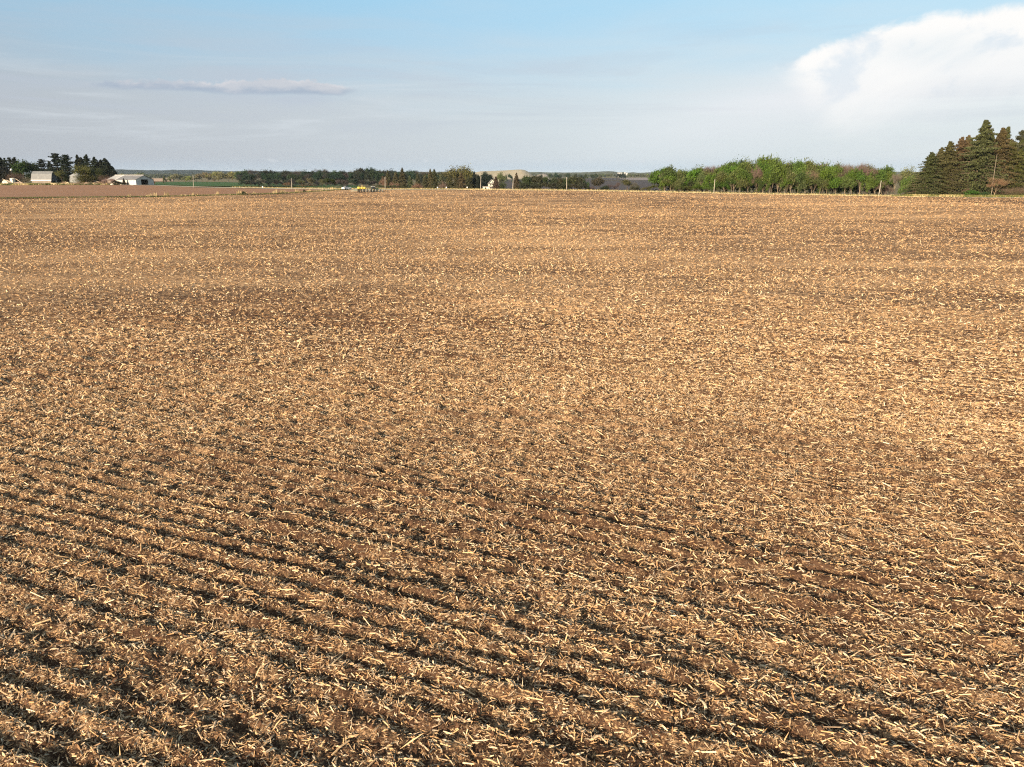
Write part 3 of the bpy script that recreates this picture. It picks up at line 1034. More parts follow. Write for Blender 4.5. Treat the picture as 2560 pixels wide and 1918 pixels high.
plant('bush', 'bush', 'lone green shrub at the edge of the tan field beyond the shed', 'bush', 414, 440, 11, 880, (.055, .075, .025))
plant('bush', 'bush', 'low brownish shrub right beside the white shed end', 'bush', 384, 448, 12, 640, (.12, .09, .05))

# --- olive row beyond the green field
g = 'sunlit olive trees beyond the green field'
OL = [(432, 440, 20, 0), (448, 434, 34, 1), (464, 440, 24, 0), (476, 440, 28, 2), (492, 440, 26, 0), (506, 434, 32, 1), (518, 430, 36, 1), (534, 429, 34, 2), (546, 434, 30, 1),
      (556, 430, 36, 0), (570, 436, 28, 1), (582, 429, 36, 2), (594, 431, 30, 2), (602, 428, 30, 0)]
OC = [(.17, .165, .075), (.175, .15, .085), (.20, .21, .07)]
for i, (px, t_, w_, c) in enumerate(OL):
    plant('leafy', 'broadleaf_tree', f'{["olive", "brownish", "yellow green"][c]} sunlit tree behind the green field, {ordinal(i)} from the left', 'tree', px, t_ + 1, w_, 1180, OC[c], (.16, .13, .09), g)
# --- dark wood behind the green field and the planter
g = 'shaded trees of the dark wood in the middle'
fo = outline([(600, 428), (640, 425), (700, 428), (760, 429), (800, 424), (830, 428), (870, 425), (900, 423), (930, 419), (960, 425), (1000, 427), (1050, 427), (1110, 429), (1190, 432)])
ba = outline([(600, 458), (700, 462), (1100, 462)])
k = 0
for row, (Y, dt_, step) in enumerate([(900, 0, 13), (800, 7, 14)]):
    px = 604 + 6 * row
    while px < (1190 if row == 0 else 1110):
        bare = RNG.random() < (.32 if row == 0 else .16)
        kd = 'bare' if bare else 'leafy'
        c = (.058, .048, .040) if bare else [(.020, .040, .020), (.026, .048, .020), (.030, .036, .024)][int(RNG.integers(0, 3))]  # tree colours darkened to paint in the shade of a cloud
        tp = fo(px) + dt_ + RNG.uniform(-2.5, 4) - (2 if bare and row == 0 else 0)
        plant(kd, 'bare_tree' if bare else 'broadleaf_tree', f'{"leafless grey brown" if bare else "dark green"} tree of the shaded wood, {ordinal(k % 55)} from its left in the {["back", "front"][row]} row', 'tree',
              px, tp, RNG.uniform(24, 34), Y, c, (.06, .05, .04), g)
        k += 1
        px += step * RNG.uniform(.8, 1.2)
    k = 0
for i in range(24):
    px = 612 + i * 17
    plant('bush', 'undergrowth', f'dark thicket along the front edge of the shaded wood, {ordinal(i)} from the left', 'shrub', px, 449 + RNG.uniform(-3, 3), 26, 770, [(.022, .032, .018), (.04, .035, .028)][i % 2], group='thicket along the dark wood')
# --- shrubs on the verge left of the planter
plant('brush', 'bare_bush', 'rust brown round bush beside the second pole from the left', 'bush', 717, 455, 18, 330, (.20, .115, .07), (.12, .08, .06))
plant('thin', 'bush', 'pale olive bush right of the second pole, shorter of the pair', 'bush', 756, 448, 20, 335, (.13, .125, .065))
plant('thin', 'bush', 'pale olive bush with a pointed top, taller of the pair', 'bush', 774, 444, 22, 335, (.12, .12, .06))
plant('bush', 'bush', 'low tan scrub under the olive pair by the road', 'bush', 768, 461, 44, 330, (.16, .13, .075))
plant('thin', 'bush', 'olive bush left of the dark green one near the white car', 'bush', 806, 447, 26, 335, (.095, .105, .045))
plant('leafy', 'bush', 'dark green bush in front of the shaded wood left of the white car', 'bush', 826, 446, 26, 340, (.035, .055, .018))
plant('brush', 'bare_bush', 'rounded dark brown bare bush just left of the white car', 'bush', 852, 446, 32, 340, (.062, .050, .045), (.06, .05, .045))
plant('brush', 'bare_bush', 'small tan scrub at the roadside close left of the white car', 'bush', 843, 464, 16, 300, (.26, .20, .14), (.2, .15, .1))
plant('bush', 'round_shrub', 'round dark green shrub on the grass bank, nearer the farm', 'shrub', 611, 477.5, 10, 247, (.030, .045, .016))
plant('bush', 'round_shrub', 'round dark green shrub on the grass bank, nearer the planter', 'shrub', 761, 473.5, 9.5, 263, (.035, .050, .018))

# --- spruces along the road behind the planter
g = 'road side spruces behind the planter'
SP = [(972, 425, 34), (991, 428, 30), (1008, 418, 32), (1026, 437, 28), (1046, 431, 26), (1064, 434, 26), (1077, 421, 28), (1087, 421, 30), (1105, 430, 32), (1124, 434, 36), (1141, 440, 30), (1154, 431, 40), (1172, 438, 36)]
SPC = [(.075, .068, .034), (.088, .082, .044), (.060, .060, .030), (.095, .095, .055), (.070, .066, .034)]
for i, (px, t_, w_) in enumerate(SP):
    plant('spruce', 'spruce_tree', f'olive brown spruce in the row behind the planter, {ordinal(i)} from the left', 'tree', px, t_, w_, 400, SPC[i % 5], group=g, base=-3.2)
plant('thin', 'broadleaf_tree', 'wide olive tree rising behind the right end of the spruce row, shorter one', 'tree', 1124, 420, 52, 430, (.105, .105, .045))
plant('thin', 'broadleaf_tree', 'tallest wide olive tree rising behind the right end of the spruce row', 'tree', 1150, 413, 62, 428, (.115, .115, .045))
plant('leafy', 'broadleaf_tree', 'low olive tree between the tallest one and the dark conifer', 'tree', 1172, 427, 30, 432, (.060, .072, .030))
plant('brush', 'bare_bush', 'rust coloured bush behind the pole right of the planter', 'bush', 958, 440, 22, 380, (.19, .115, .075), (.12, .08, .06), base=-2.6)
plant('brush', 'bare_bush', 'rusty bush low between the spruces, nearer the planter', 'bush', 985, 454, 26, 370, (.20, .12, .08), (.12, .08, .06), base=-2.4)
plant('brush', 'bare_bush', 'rusty bush low between the middle spruces of the row', 'bush', 1047, 457, 30, 370, (.18, .11, .075), (.12, .08, .06), base=-2.4)
plant('brush', 'bare_bush', 'greyish bare shrub between the twin spruces and the thick ones', 'bush', 1108, 452, 24, 370, (.15, .10, .085), (.12, .08, .06), base=-2.4)
for i in range(9):
    plant('bush', 'hedge_shrub', f'low green shrub right behind the planter, {ordinal(i)} of the row from the left', 'shrub', 938 + i * 9.5, 463 + RNG.uniform(-1, 1), 13, 300, (.070, .085, .040), group='low green shrubs behind the planter')
plant('spruce', 'conifer_tree', 'dark narrow conifer at the right end of the spruce row', 'tree', 1186, 427, 24, 405, (.020, .026, .018), base=-3.2)
plant('spruce', 'conifer_tree', 'dark conifer just left of the white farmhouse annexe', 'tree', 1196, 436, 26, 400, (.020, .024, .018), base=-3.2)
plant('leafy', 'broadleaf_tree', 'dark green broad tree behind the white farmhouse', 'tree', 1208, 431, 34, 560, (.020, .034, .022), base=-6)
plant('leafy', 'broadleaf_tree', 'dark green tree leaning right behind the farmhouse gable', 'tree', 1222, 437, 26, 565, (.024, .034, .024), base=-6)
plant('bush', 'undergrowth', 'dark undergrowth behind the farmhouse annexe', 'shrub', 1203, 452, 36, 545, (.016, .020, .018), base=-6)
plant('spruce', 'spruce_tree', 'brown spruce covering the right side of the white farmhouse', 'tree', 1240, 440, 26, 400, (.075, .055, .040), base=-3.0)
plant('thin', 'broadleaf_tree', 'rounded olive tree just right of the white farmhouse', 'tree', 1252, 429, 40, 520, (.105, .110, .045), base=-6)
plant('bush', 'bush', 'dark green bush low right of the farmhouse', 'bush', 1254, 455, 26, 470, (.045, .055, .025), base=-5)
plant('bush', 'broadleaf_tree', 'small dark round tree below the pale mound, left of two', 'tree', 1264, 436.5, 9, 1100, (.022, .034, .024))
plant('bush', 'broadleaf_tree', 'dark round tree below the pale mound, right of two', 'tree', 1275, 434.5, 13, 1100, (.022, .042, .028))
plant('spruce', 'spruce_tree', 'brown green spruce standing alone behind a pole, right of the farmhouse', 'tree', 1291, 431, 28, 390, (.075, .062, .036), base=-2.8)
g = 'green trees in the hollow right of the farmhouse'
for i, (px, t_, w_) in enumerate([(1316, 440, 36), (1330, 437, 34), (1346, 440, 34), (1362, 441, 34), (1380, 444, 34), (1396, 445, 32), (1412, 446, 32), (1428, 440, 36), (1446, 443, 34), (1462, 452, 26)]):
    plant('leafy', 'broadleaf_tree', f'dull green tree in the hollow by the farmhouse, {ordinal(i)} from the left', 'tree', px, t_, w_, 420, [(.042, .066, .024), (.050, .062, .028), (.046, .054, .028)][i % 3], group=g, base=-3.6)
for i in range(9):
    plant('bush', 'undergrowth', f'dark thicket under the hollow trees, {ordinal(i)} from the left', 'shrub', 1312 + i * 18, 457 + RNG.uniform(-2, 3), 28, 385, (.040, .042, .024), group='thicket in the hollow', base=-2.8)
plant('leafy', 'broadleaf_tree', 'lone brownish green tree before the dark ploughed slope', 'tree', 1497, 443, 36, 400, (.060, .055, .030), base=-3)
plant('bush', 'bush', 'dark low bush at the foot of the lone brownish tree', 'bush', 1508, 463, 26, 390, (.030, .042, .026), base=-3)
plant('brush', 'bare_bush', 'reddish scrub between the lone tree and the green bush', 'bush', 1528, 459, 30, 395, (.085, .060, .052), (.09, .06, .05), base=-3)
plant('bare', 'bare_tree', 'thin bare sapling before the dark ploughed slope', 'tree', 1547, 455, 14, 395, (.10, .08, .07), (.2, .16, .12), base=-3)
plant('thin', 'bush', 'olive bush leaning right before the ploughed slope', 'bush', 1568, 448, 32, 395, (.070, .075, .030), base=-3)
plant('brush', 'bare_bush', 'greyish bare bush right of the olive one on the slope', 'bush', 1590, 454, 30, 395, (.10, .085, .06), (.1, .08, .06), base=-3)
plant('bush', 'bush', 'low olive scrub at the foot of the bare greyish bush', 'bush', 1582, 465, 34, 385, (.055, .055, .028), base=-2.8)
plant('bush', 'bush', 'green scrub at the left corner of the roadside wood', 'bush', 1632, 462, 30, 330, (.075, .090, .030), base=-1.0)
plant('bush', 'bush', 'small yellow green bush at the left corner of the roadside wood', 'bush', 1612, 468, 20, 330, (.10, .10, .04), base=-1.0)
plant('brush', 'bare_bush', 'brown scrub along the road left of the lone tree', 'bush', 1478, 464, 22, 385, (.08, .06, .045), (.09, .06, .05), base=-2.8)

# --- the leafy wood along the road on the right
g = 'trees of the green roadside wood'
wo_ = outline([(1640, 428), (1655, 419), (1680, 414), (1705, 424), (1730, 417), (1748, 416), (1770, 414), (1795, 411), (1812, 405), (1825, 400), (1842, 398), (1872, 397), (1902, 396), (1920, 392),
               (1940, 393), (1960, 402), (1990, 398), (2020, 401), (2050, 404), (2075, 407), (2105, 408), (2140, 406), (2160, 410), (2182, 416), (2203, 418), (2222, 418), (2240, 424)])
GRN = [(.066, .105, .018), (.056, .090, .018), (.084, .122, .024), (.074, .094, .028), (.060, .112, .014), (.088, .100, .036), (.048, .072, .020)]
def yw(px, off):
    """distance of the wood's edge along photograph column px"""
    t = road_t(px)
    p = road_pt(t, off)
    return p[1]
k = 0
for row, (offr, dt_, step, nm) in enumerate([(34, 0, 15, 'back'), (20, 8, 17, 'middle'), (9, 22, 19, 'front')]):
    px = 1650 + 5 * row; k = 0
    while px < 2232 - 4 * row:
        bare = (2085 < px < 2165 and row < 2) or RNG.random() < (.06 if row < 2 else .12) or (1740 < px < 1800 and row == 0)
        if row == 2 and 1700 < px < 1735:
            px += step; continue
        wpx = RNG.uniform(38, 52) if row < 2 else RNG.uniform(30, 42)
        tp = wo_(px) + dt_ * RNG.uniform(.5, 1.6) + RNG.uniform(-2, 3)
        c = (.150, .110, .085) if bare else GRN[int(RNG.integers(0, 7))]
        if row > 0 and not bare:
            c = tuple(v * 1.15 for v in c)
        kd = 'bare' if bare else ('leafy' if RNG.random() < .6 else 'thin')
        plant(kd, 'bare_tree' if bare else 'broadleaf_tree', f'{"leafless brown" if bare else "fresh green"} tree of the roadside wood, {ordinal(k)} from the left in its {nm} row', 'tree',
              px, tp, wpx, yw(px, offr), c, (.30, .24, .17) if row == 2 else (.16, .13, .10), g)
        k += 1
        px += step * RNG.uniform(.8, 1.2)
for i in range(30):
    px = 1648 + i * 20 + RNG.uniform(-4, 4)
    plant('bush', 'undergrowth', f'shadowed thicket deep inside the roadside wood, {ordinal(i)} from the left', 'shrub', px, 440 + RNG.uniform(-6, 6), 34, yw(px, 42),
          (.030, .045, .014), group='thicket deep inside the roadside wood')
k = 0
for i in range(34):
    px = 1662 + i * 17 + RNG.uniform(-4, 4)
    br = RNG.random() < .3
    plant('brush' if br else 'bush', 'undergrowth', f'{"brown twiggy" if br else "dark green"} thicket at the foot of the roadside wood, {ordinal(i)} from the left', 'shrub', px, (459 if px < 1800 else 464) + RNG.uniform(-8, 7), RNG.uniform(20, 30), yw(px, 13 + 5 * RNG.random()),
          (.14, .095, .075) if br else [(.040, .066, .018), (.028, .042, .016), (.075, .110, .022)][i % 3], group='thicket at the foot of the roadside wood')
    k += 1
for i in range(20):
    px = 1660 + i * 20.5 + RNG.uniform(-5, 5)
    plant('thin' if i % 3 else 'leafy', 'young_tree', f'small young tree crowding the front of the roadside wood, {ordinal(i)} from the left', 'tree', px, wo_(px) + RNG.uniform(34, 50), RNG.uniform(24, 34), yw(px, 8.5), GRN[int(RNG.integers(0, 7))], (.2, .16, .11), group='young trees in front of the roadside wood')
plant('bare', 'bare_tree', 'bare tree with a pale leaning trunk left of the tilted pole', 'tree', 2146, 420, 40, 243, (.22, .17, .14), (.46, .36, .26), tilt=.10)
plant('bare', 'bare_tree', 'bare tree with a pale straight trunk left of the leaning one', 'tree', 2112, 426, 34, 247, (.20, .15, .12), (.38, .30, .20))
plant('bare', 'bare_tree', 'bare forked tree with a tan trunk right of the tilted pole', 'tree', 2236, 432, 26, 226, (.20, .16, .12), (.42, .32, .20))
plant('bare', 'bare_tree', 'stout pale trunked tree in the middle of the roadside wood edge', 'tree', 1906, 440, 36, 262, (.13, .17, .05), (.50, .40, .26))
plant('thin', 'broadleaf_tree', 'pale yellow green tree between the tilted pole and the big spruces', 'tree', 2264, 415, 54, 228, (.150, .165, .055), (.2, .16, .1))
plant('leafy', 'broadleaf_tree', 'lower bright green tree at the left foot of the big spruces', 'tree', 2268, 440, 44, 222, (.095, .130, .028), (.2, .16, .1))
plant('brush', 'bare_bush', 'brown bare bush close right of the tilted pole', 'bush', 2216, 462, 26, 224, (.19, .13, .10), (.15, .1, .08))
plant('brush', 'bare_bush', 'brown bare bush close left of the tilted pole', 'bush', 2188, 466, 18, 228, (.19, .13, .10), (.15, .1, .08))
plant('brush', 'bare_bush', 'low brown brush at the left foot of the big spruces', 'bush', 2298, 474, 34, 216, (.13, .09, .06), (.12, .09, .07))

# --- the big old spruces at the right edge
g = 'big old spruces at the right edge'
BS = [(2312, 377, 62, 'narrowest and lowest big spruce at the left end of the clump'), (2334, 366, 56, 'big spruce second in height step from the left of the clump'),
      (2353, 351, 70, 'big spruce left of the reddish double topped one'), (2382, 338, 60, 'reddish big spruce with the left of two close tops'),
      (2397, 335, 56, 'reddish big spruce with the right of two close tops'), (2431, 297, 94, 'tallest big spruce with a ragged pointed top'),
      (2449, 322, 56, 'yellowish big spruce tucked right against the tallest one'), (2479, 316, 74, 'big spruce with blunt twin top, left leader'),
      (2490, 314, 66, 'big spruce with blunt twin top, right leader'), (2507, 352, 60, 'shorter spruce behind the pale dead trunk'),
      (2527, 321, 54, 'thin open spruce right of the pale dead trunk'), (2541, 315, 54, 'open spruce second from the right edge'), (2555, 311, 66, 'tall spruce cut by the right edge of the photo'),
      (2585, 318, 70, 'outermost spruce beyond the right edge')]
BC = [(.062, .066, .024), (.070, .070, .025), (.060, .066, .023), (.098, .074, .034), (.096, .074, .034), (.062, .068, .026), (.074, .078, .022), (.080, .070, .028), (.080, .072, .028),
      (.062, .060, .024), (.052, .056, .032), (.050, .056, .032), (.052, .056, .030), (.052, .056, .03)]
for i, (px, t_, w_, lb) in enumerate(BS):
    plant('open' if 'open' in lb else 'big', 'spruce_tree', lb, 'tree', px, t_, w_ * 1.45, [214, 222, 216, 224, 228, 217, 224, 221, 229, 226, 233, 236, 231, 238][i], BC[i], (.17, .13, .09), g)
for i, px in enumerate(range(2300, 2600, 21)):
    plant('big', 'spruce_tree', f'low filling spruce within the big clump, {ordinal(i)} from the left', 'tree', px, outline([(2290, 436), (2330, 396), (2400, 360), (2600, 360)])(px) + RNG.uniform(-14, 12), 92, 219 + RNG.uniform(0, 10), BC[i % 3], (.12, .09, .07), g)
for i, px in enumerate(range(2322, 2580, 26)):
    plant('big', 'spruce_tree', f'mid height spruce filling the big clump from behind, {ordinal(i)} from the left', 'tree', px, outline([(2312, 402), (2355, 374), (2384, 360), (2431, 342), (2490, 345), (2580, 340)])(px) + RNG.uniform(-6, 10), 92, 232 + RNG.uniform(0, 8), BC[(i + 1) % 3], (.12, .09, .07), g)
dt_ = plant('bare', 'bare_tree', 'small reddish bare tree standing before the big spruces', 'tree', 2486, 443, 40, 208, (.235, .140, .085), (.36, .25, .16))
plant('bush', 'shrub', 'bright green shrub at the field edge below the tallest spruce', 'shrub', 2429, 475, 30, 209, (.055, .110, .020))
plant('bush', 'shrub', 'dark green shrub right of the bright green one', 'shrub', 2458, 479, 28, 209, (.034, .062, .020))
plant('bush', 'shrub', 'tiny bright green plant left of the bright shrub', 'shrub', 2394, 485, 12, 208, (.050, .110, .030))
plant('brush', 'bare_bush', 'greyish brown bare bush at the lower right edge of the spruces', 'bush', 2530, 466, 62, 209, (.15, .11, .085), (.12, .09, .07))
plant('brush', 'bare_bush', 'brown bare brush under the boughs left of the reddish bare tree', 'bush', 2412, 470, 30, 211, (.15, .10, .075), (.12, .09, .07))
V_, F_ = tube([(0, 0, 0), (-.1, 0, 3), (-.35, 0, 8), (-.5, 0, 12.0)], [.07, .065, .05, .02], 7)
x_ = qx(2477, 209, 6.5)
o = link('bare_snag', mesh_np('bare_snag', V_, F_, flat('weathered_wood', (.24, .20, .155), .9)), loc=(x_, 209, Tz(x_, 209) - .1))
tag(o, 'tall pale dead trunk leaning right before the big spruces', 'dead tree')

# --- far hedges, far trees and distant woods
g = 'far trees along the hedge beyond the ploughed slope'
FT = [(1352, 436, 10), (1375, 433.5, 12), (1392, 431, 13), (1400, 435, 12), (1420, 432, 13), (1438, 434, 12), (1455, 436, 16), (1466, 434, 14), (1480, 435, 13), (1490, 433.5, 11)]
for i, (px, t_, w_) in enumerate(FT):
    plant('bush', 'broadleaf_tree', f'small far dark green tree beyond the hollow, {ordinal(i)} from the left', 'tree', px, t_, w_, 1250, [(.030, .050, .030), (.045, .060, .035)][i % 2], group=g)
for i, px in enumerate(range(1500, 1662, 9)):
    if 1534 < px < 1568:
        continue
    plant('bush', 'broadleaf_tree', f'tiny far olive tree of the hedge on the skyline field, {ordinal(i)} from the left', 'tree', px, 434.5 + RNG.uniform(-1, 1.2), 12, 2350, (.10, .11, .055), group='far hedge trees on the skyline')
for i in range(4):
    plant('bush', 'grove_tree', f'dark tree of the far square grove by white sheds, {ordinal(i)} from the left', 'tree', 1544 + i * 5.6, 433, 9, 1490, (.026, .036, .032), group='far dark grove')


def hill(name, pts, Y, depth, mat, bump, seed, kind='structure'):
    """long low rise whose crest follows the given photograph outline"""
    rng = np.random.default_rng(seed)
    xs = np.linspace(pts[0][0], pts[-1][0], 160)
    ys = np.interp(xs, [p[0] for p in pts], [p[1] for p in pts])
    V_ = []; m_ = 15
    for i, (px, py) in enumerate(zip(xs, ys)):
        zt = H - Y * dep(py)
        for j in range(m_):
            s = j / (m_ - 1)
            yy = Y - depth / 2 + depth * s
            x = qx(px, Y, H)
            prof = math.sin(math.pi * s) ** .8
            z0 = -7.0
            z = z0 + (zt - z0) * prof + (rng.normal(0, bump) if 0 < j < m_ - 1 else 0)
            V_.append((x + rng.normal(0, bump), yy, z))
    i = np.arange(159)[:, None] * m_ + np.arange(m_ - 1)[None]
    Fq = np.stack([i, i + m_, i + m_ + 1, i + 1], -1).reshape(-1, 4)
    me = mesh_np(name, V_, Fq, mat)
    if me.polygons[len(me.polygons) // 2].normal.z < 0:
        me.flip_normals()
    return link(name, me, kind=kind)


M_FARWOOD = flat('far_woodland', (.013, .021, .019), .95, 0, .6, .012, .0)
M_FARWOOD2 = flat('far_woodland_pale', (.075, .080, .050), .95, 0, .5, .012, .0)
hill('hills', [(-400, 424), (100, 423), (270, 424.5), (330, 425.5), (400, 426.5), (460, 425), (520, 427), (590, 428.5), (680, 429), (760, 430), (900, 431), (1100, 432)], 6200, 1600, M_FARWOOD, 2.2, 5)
hill('hills', [(900, 431), (1100, 430), (1250, 431), (1350, 430.5), (1400, 431.5), (1470, 431), (1495, 429.5), (1510, 428.5), (1530, 429.2), (1542, 431.5), (1600, 432), (1640, 430.8), (1700, 431.5), (2200, 430), (2900, 429)], 5600, 900, M_FARWOOD2, 1.2, 6)
# far tree clumps that read as one mass
P = []; tn = []
for (x0, x1, ya, yb, Y0, Y1, n_, hh) in [(250, 660, 0, 0, 2200, 4800, 420, 9), (600, 1100, 0, 0, 2000, 4500, 260, 9), (1300, 1680, 0, 0, 2600, 5000, 320, 8), (1680, 2700, 0, 0, 1500, 4000, 200, 10), (-400, 250, 0, 0, 1200, 4500, 200, 10)]:
    for i in range(n_):
        Y = RNG.uniform(Y0, Y1); px = RNG.uniform(x0, x1); x = qx(px, Y, 13)
        hh_ = hh * RNG.uniform(.6, 1.3)
        c = RNG.normal(0, 1, (22, 3)) * np.array([hh_ * .7, hh_ * .6, hh_ * .28]) + np.array([x, Y, -6.8 + hh_ * .5])
        P.append(c); tn.append(np.clip(RNG.random() * .6 + RNG.random(22) * .4, 0, 1))
P = np.concatenate(P); tn = np.concatenate(tn)
cr = leaves(P, 2.3, RNG)
link('distant_trees', mesh_np('distant_trees', cr[0], cr[1], M_LEAF, {'tint': np.repeat(tn, 4)}), kind='stuff', color=(.050, .060, .036))

# --- the pale landfill mound and the smaller grey one beside it
def mound(name, label, pts, Y, depth, mat, z0=-6.6):
    xs = np.linspace(pts[0][0], pts[-1][0], 90)
    ys = np.interp(xs, [p[0] for p in pts], [p[1] for p in pts])
    V_ = []; m_ = 22
    for px, py in zip(xs, ys):
        zt = H - Y * dep(py)
        for j in range(m_):
            s = j / (m_ - 1)
            prof = float(smooth(0, .36, s) * (1 - smooth(.64, 1, s)))
            x = qx(px, Y, H); yy = Y - depth / 2 + depth * s
            nz = (vn(np.array([x * .05]), np.array([yy * .05 + 3]), 31)[0] - .5) * 3.2 + (vn(np.array([x * .22]), np.array([yy * .07 + 3]), 32)[0] - .5) * 1.6
            V_.append((x, yy, z0 + max(0, zt - z0) * prof + nz * prof * (1 - prof) * 3))
    i = np.arange(89)[:, None] * m_ + np.arange(m_ - 1)[None]
    Fq = np.stack([i, i + m_, i + m_ + 1, i + 1], -1).reshape(-1, 4)
    me = mesh_np(name, V_, Fq, mat, smooth_shade=True)
    if me.polygons[len(me.polygons) // 2].normal.z < 0:
        me.flip_normals()
    return tag(link(name, me), label, 'mound')


mound('earth_mound', 'large pale flat topped earth mound on the skyline behind the farmhouse',
      [(1170, 440), (1190, 432), (1203, 428.5), (1240, 427.5), (1262, 426.5), (1290, 424.5), (1303, 424.2), (1312, 426), (1322, 431), (1334, 438), (1350, 443), (1365, 446)], 1900, 420, M_DIRTSLOPE)
mound('earth_mound', 'small grey spoil mound right of the large pale one',
      [(1330, 445), (1342, 438.5), (1350, 435.5), (1358, 434.3), (1364, 435), (1372, 439), (1384, 444), (1392, 446)], 1700, 160, flat('grey_spoil', (.22, .20, .18), .95, 0, .2, .05, 0))

# ------------------------------------------------------------------ grass and brush of the field edges
def blades(name, pts_xy, hmin, hmax, wd, tfun, kind='stuff', bend=.35, z_off=0.0):
    pts_xy = np.asarray(pts_xy); n_ = len(pts_xy)
    z = T(pts_xy[:, 0], pts_xy[:, 1]) + z_off
    h_ = RNG.uniform(hmin, hmax, n_) if np.isscalar(hmin) else hmin * RNG.uniform(.6, 1.15, n_)
    a = RNG.uniform(0, 6.28, n_); b = RNG.uniform(0, 6.28, n_)
    base = np.c_[pts_xy, z]
    side = np.stack([np.cos(a), np.sin(a), 0 * a], -1) * wd
    top = base + np.stack([np.cos(b) * bend * h_, np.sin(b) * bend * h_, h_], -1)
    V_ = np.stack([base - side, base + side, top + side * .35, top - side * .35], 1).reshape(-1, 3)
    t_ = np.repeat(np.clip(tfun(n_), 0, 1), 4)
    return link(name, mesh_np(name, V_, np.arange(n_ * 4).reshape(-1, 4), M_GRASS, {'tint': t_}), kind=kind)


def along(fn, t0, t1, o0, o1, n_):
    t = RNG.uniform(t0, t1, n_); o = RNG.uniform(o0, o1, n_)
    n2 = np.array([.37, .93])
    return ROAD_A + ROAD_D * t[:, None] + n2 * o[:, None]
blades('roadside_grass', along(None, -14, 130, -3.6, -2.2, 6000), .08, .24, .05, lambda n_: RNG.uniform(.6, 1.0, n_))
blades('roadside_grass', along(None, -12, 235, 1.4, 4.8, 12000), .12, .50, .05, lambda n_: RNG.uniform(.25, .85, n_))
# bank along the left field: short green grass with tall tan tufts
u = RNG.random(9000) * 1.35 - .35; v = RNG.random(9000) * 2.2 + .1
blades('bank_grass', STRIP_A + so * u[:, None] + son * v[:, None], .15, .45, .05, lambda n_: RNG.uniform(0, .42, n_))
u = .30 + RNG.random(1800) * .78; v = RNG.random(1800) * 1.2 + 1.0
u = u + .012 * np.sin(u * 260)
hh = .35 + 1.0 * smooth(.45, .8, vn(u * 60, u * 0, 41))
blades('tall_dry_grass', STRIP_A + so * u[:, None] + son * v[:, None], hh, 0, .045, lambda n_: RNG.uniform(.5, .85, n_), bend=.2)
# field edge under the big spruces
px_ = RNG.uniform(2262, 2620, 9000); Y_ = RNG.uniform(206.3, 209.5, 9000)
gx = (px_ - CX) / F_PX * (Y_ * math.cos(PITCH) + 6.5 * math.sin(PITCH))
dry = (vn(px_ * .03, px_ * 0, 43) > .35) & (px_ < 2430)
blades('edge_grass', np.c_[gx, Y_], .15, .75, .05, lambda n_: np.where(dry, RNG.uniform(.25, .78, n_), RNG.uniform(.1, .55, n_)))
# green wedge of turf at the end of the road
px_ = RNG.uniform(2228, 2282, 2500); Y_ = RNG.uniform(207, 210.5, 2500)
gx = (px_ - CX) / F_PX * (Y_ * math.cos(PITCH) + 6.5 * math.sin(PITCH))
blades('turf', np.c_[gx, Y_], .12, .35, .05, lambda n_: RNG.uniform(.1, .4, n_))
# weedy ground in front of the farm
px_ = RNG.uniform(-60, 345, 12000); Y_ = RNG.uniform(329, 344, 12000)
gx = (px_ - CX) / F_PX * (Y_ * math.cos(PITCH) + 5 * math.sin(PITCH))
tb = vn(px_ * .05, Y_ * .1, 44)
blades('farmyard_weeds', np.c_[gx, Y_], .2, .8, .09, lambda n_: np.clip(tb * .85 - .08 + RNG.normal(0, .13, n_), 0, .85))
sheet('farmyard', [gxy(-300, 334), gxy(345, 326)], [gxy(-300, 420), gxy(375, 400)], 30, 12, 0.04, M_VERGE)
px_ = RNG.uniform(1040, 1300, 2600); Y_ = RNG.uniform(262, 272, 2600)

# ------------------------------------------------------------------ buildings
def bmesh_obj(name, build, mat, parent=None, bevel=0.0, loc=(0, 0, 0), rot=(0, 0, 0)):
    bm = bmesh.new()
    build(bm)
    bmesh.ops.recalc_face_normals(bm, faces=bm.faces)
    me = bpy.data.meshes.new(name)
    bm.to_mesh(me); bm.free()
    me.materials.append(mat)
    return link(name, me, parent, loc, rot)


def bx(bm, x0, x1, y0, y1, z0, z1):
    v = [bm.verts.new(p) for p in ((x0, y0, z0), (x1, y0, z0), (x1, y1, z0), (x0, y1, z0), (x0, y0, z1), (x1, y0, z1), (x1, y1, z1), (x0, y1, z1))]
    for f in ((0, 1, 2, 3), (4, 7, 6, 5), (0, 4, 5, 1), (1, 5, 6, 2), (2, 6, 7, 3), (3, 7, 4, 0)):
        bm.faces.new([v[i] for i in f])


def box(name, dims, mat, parent=None):
    return bmesh_obj(name, lambda bm: bx(bm, *dims), mat, parent)


def prism(bm, prof, x0, x1):
    """profile in (y, z), extruded along x"""
    a = [bm.verts.new((x0, y, z)) for y, z in prof]; b = [bm.verts.new((x1, y, z)) for y, z in prof]
    bm.faces.new(a); bm.faces.new(b[::-1])
    for i in range(len(prof)):
        j = (i + 1) % len(prof)
        bm.faces.new((a[i], b[i], b[j], a[j]))


def slab(bm, p, q, x0, x1, t=.12):
    """roof slab between profile points p and q, thickness t upwards"""
    prism(bm, [p, q, (q[0], q[1] + t), (p[0], p[1] + t)], x0, x1)


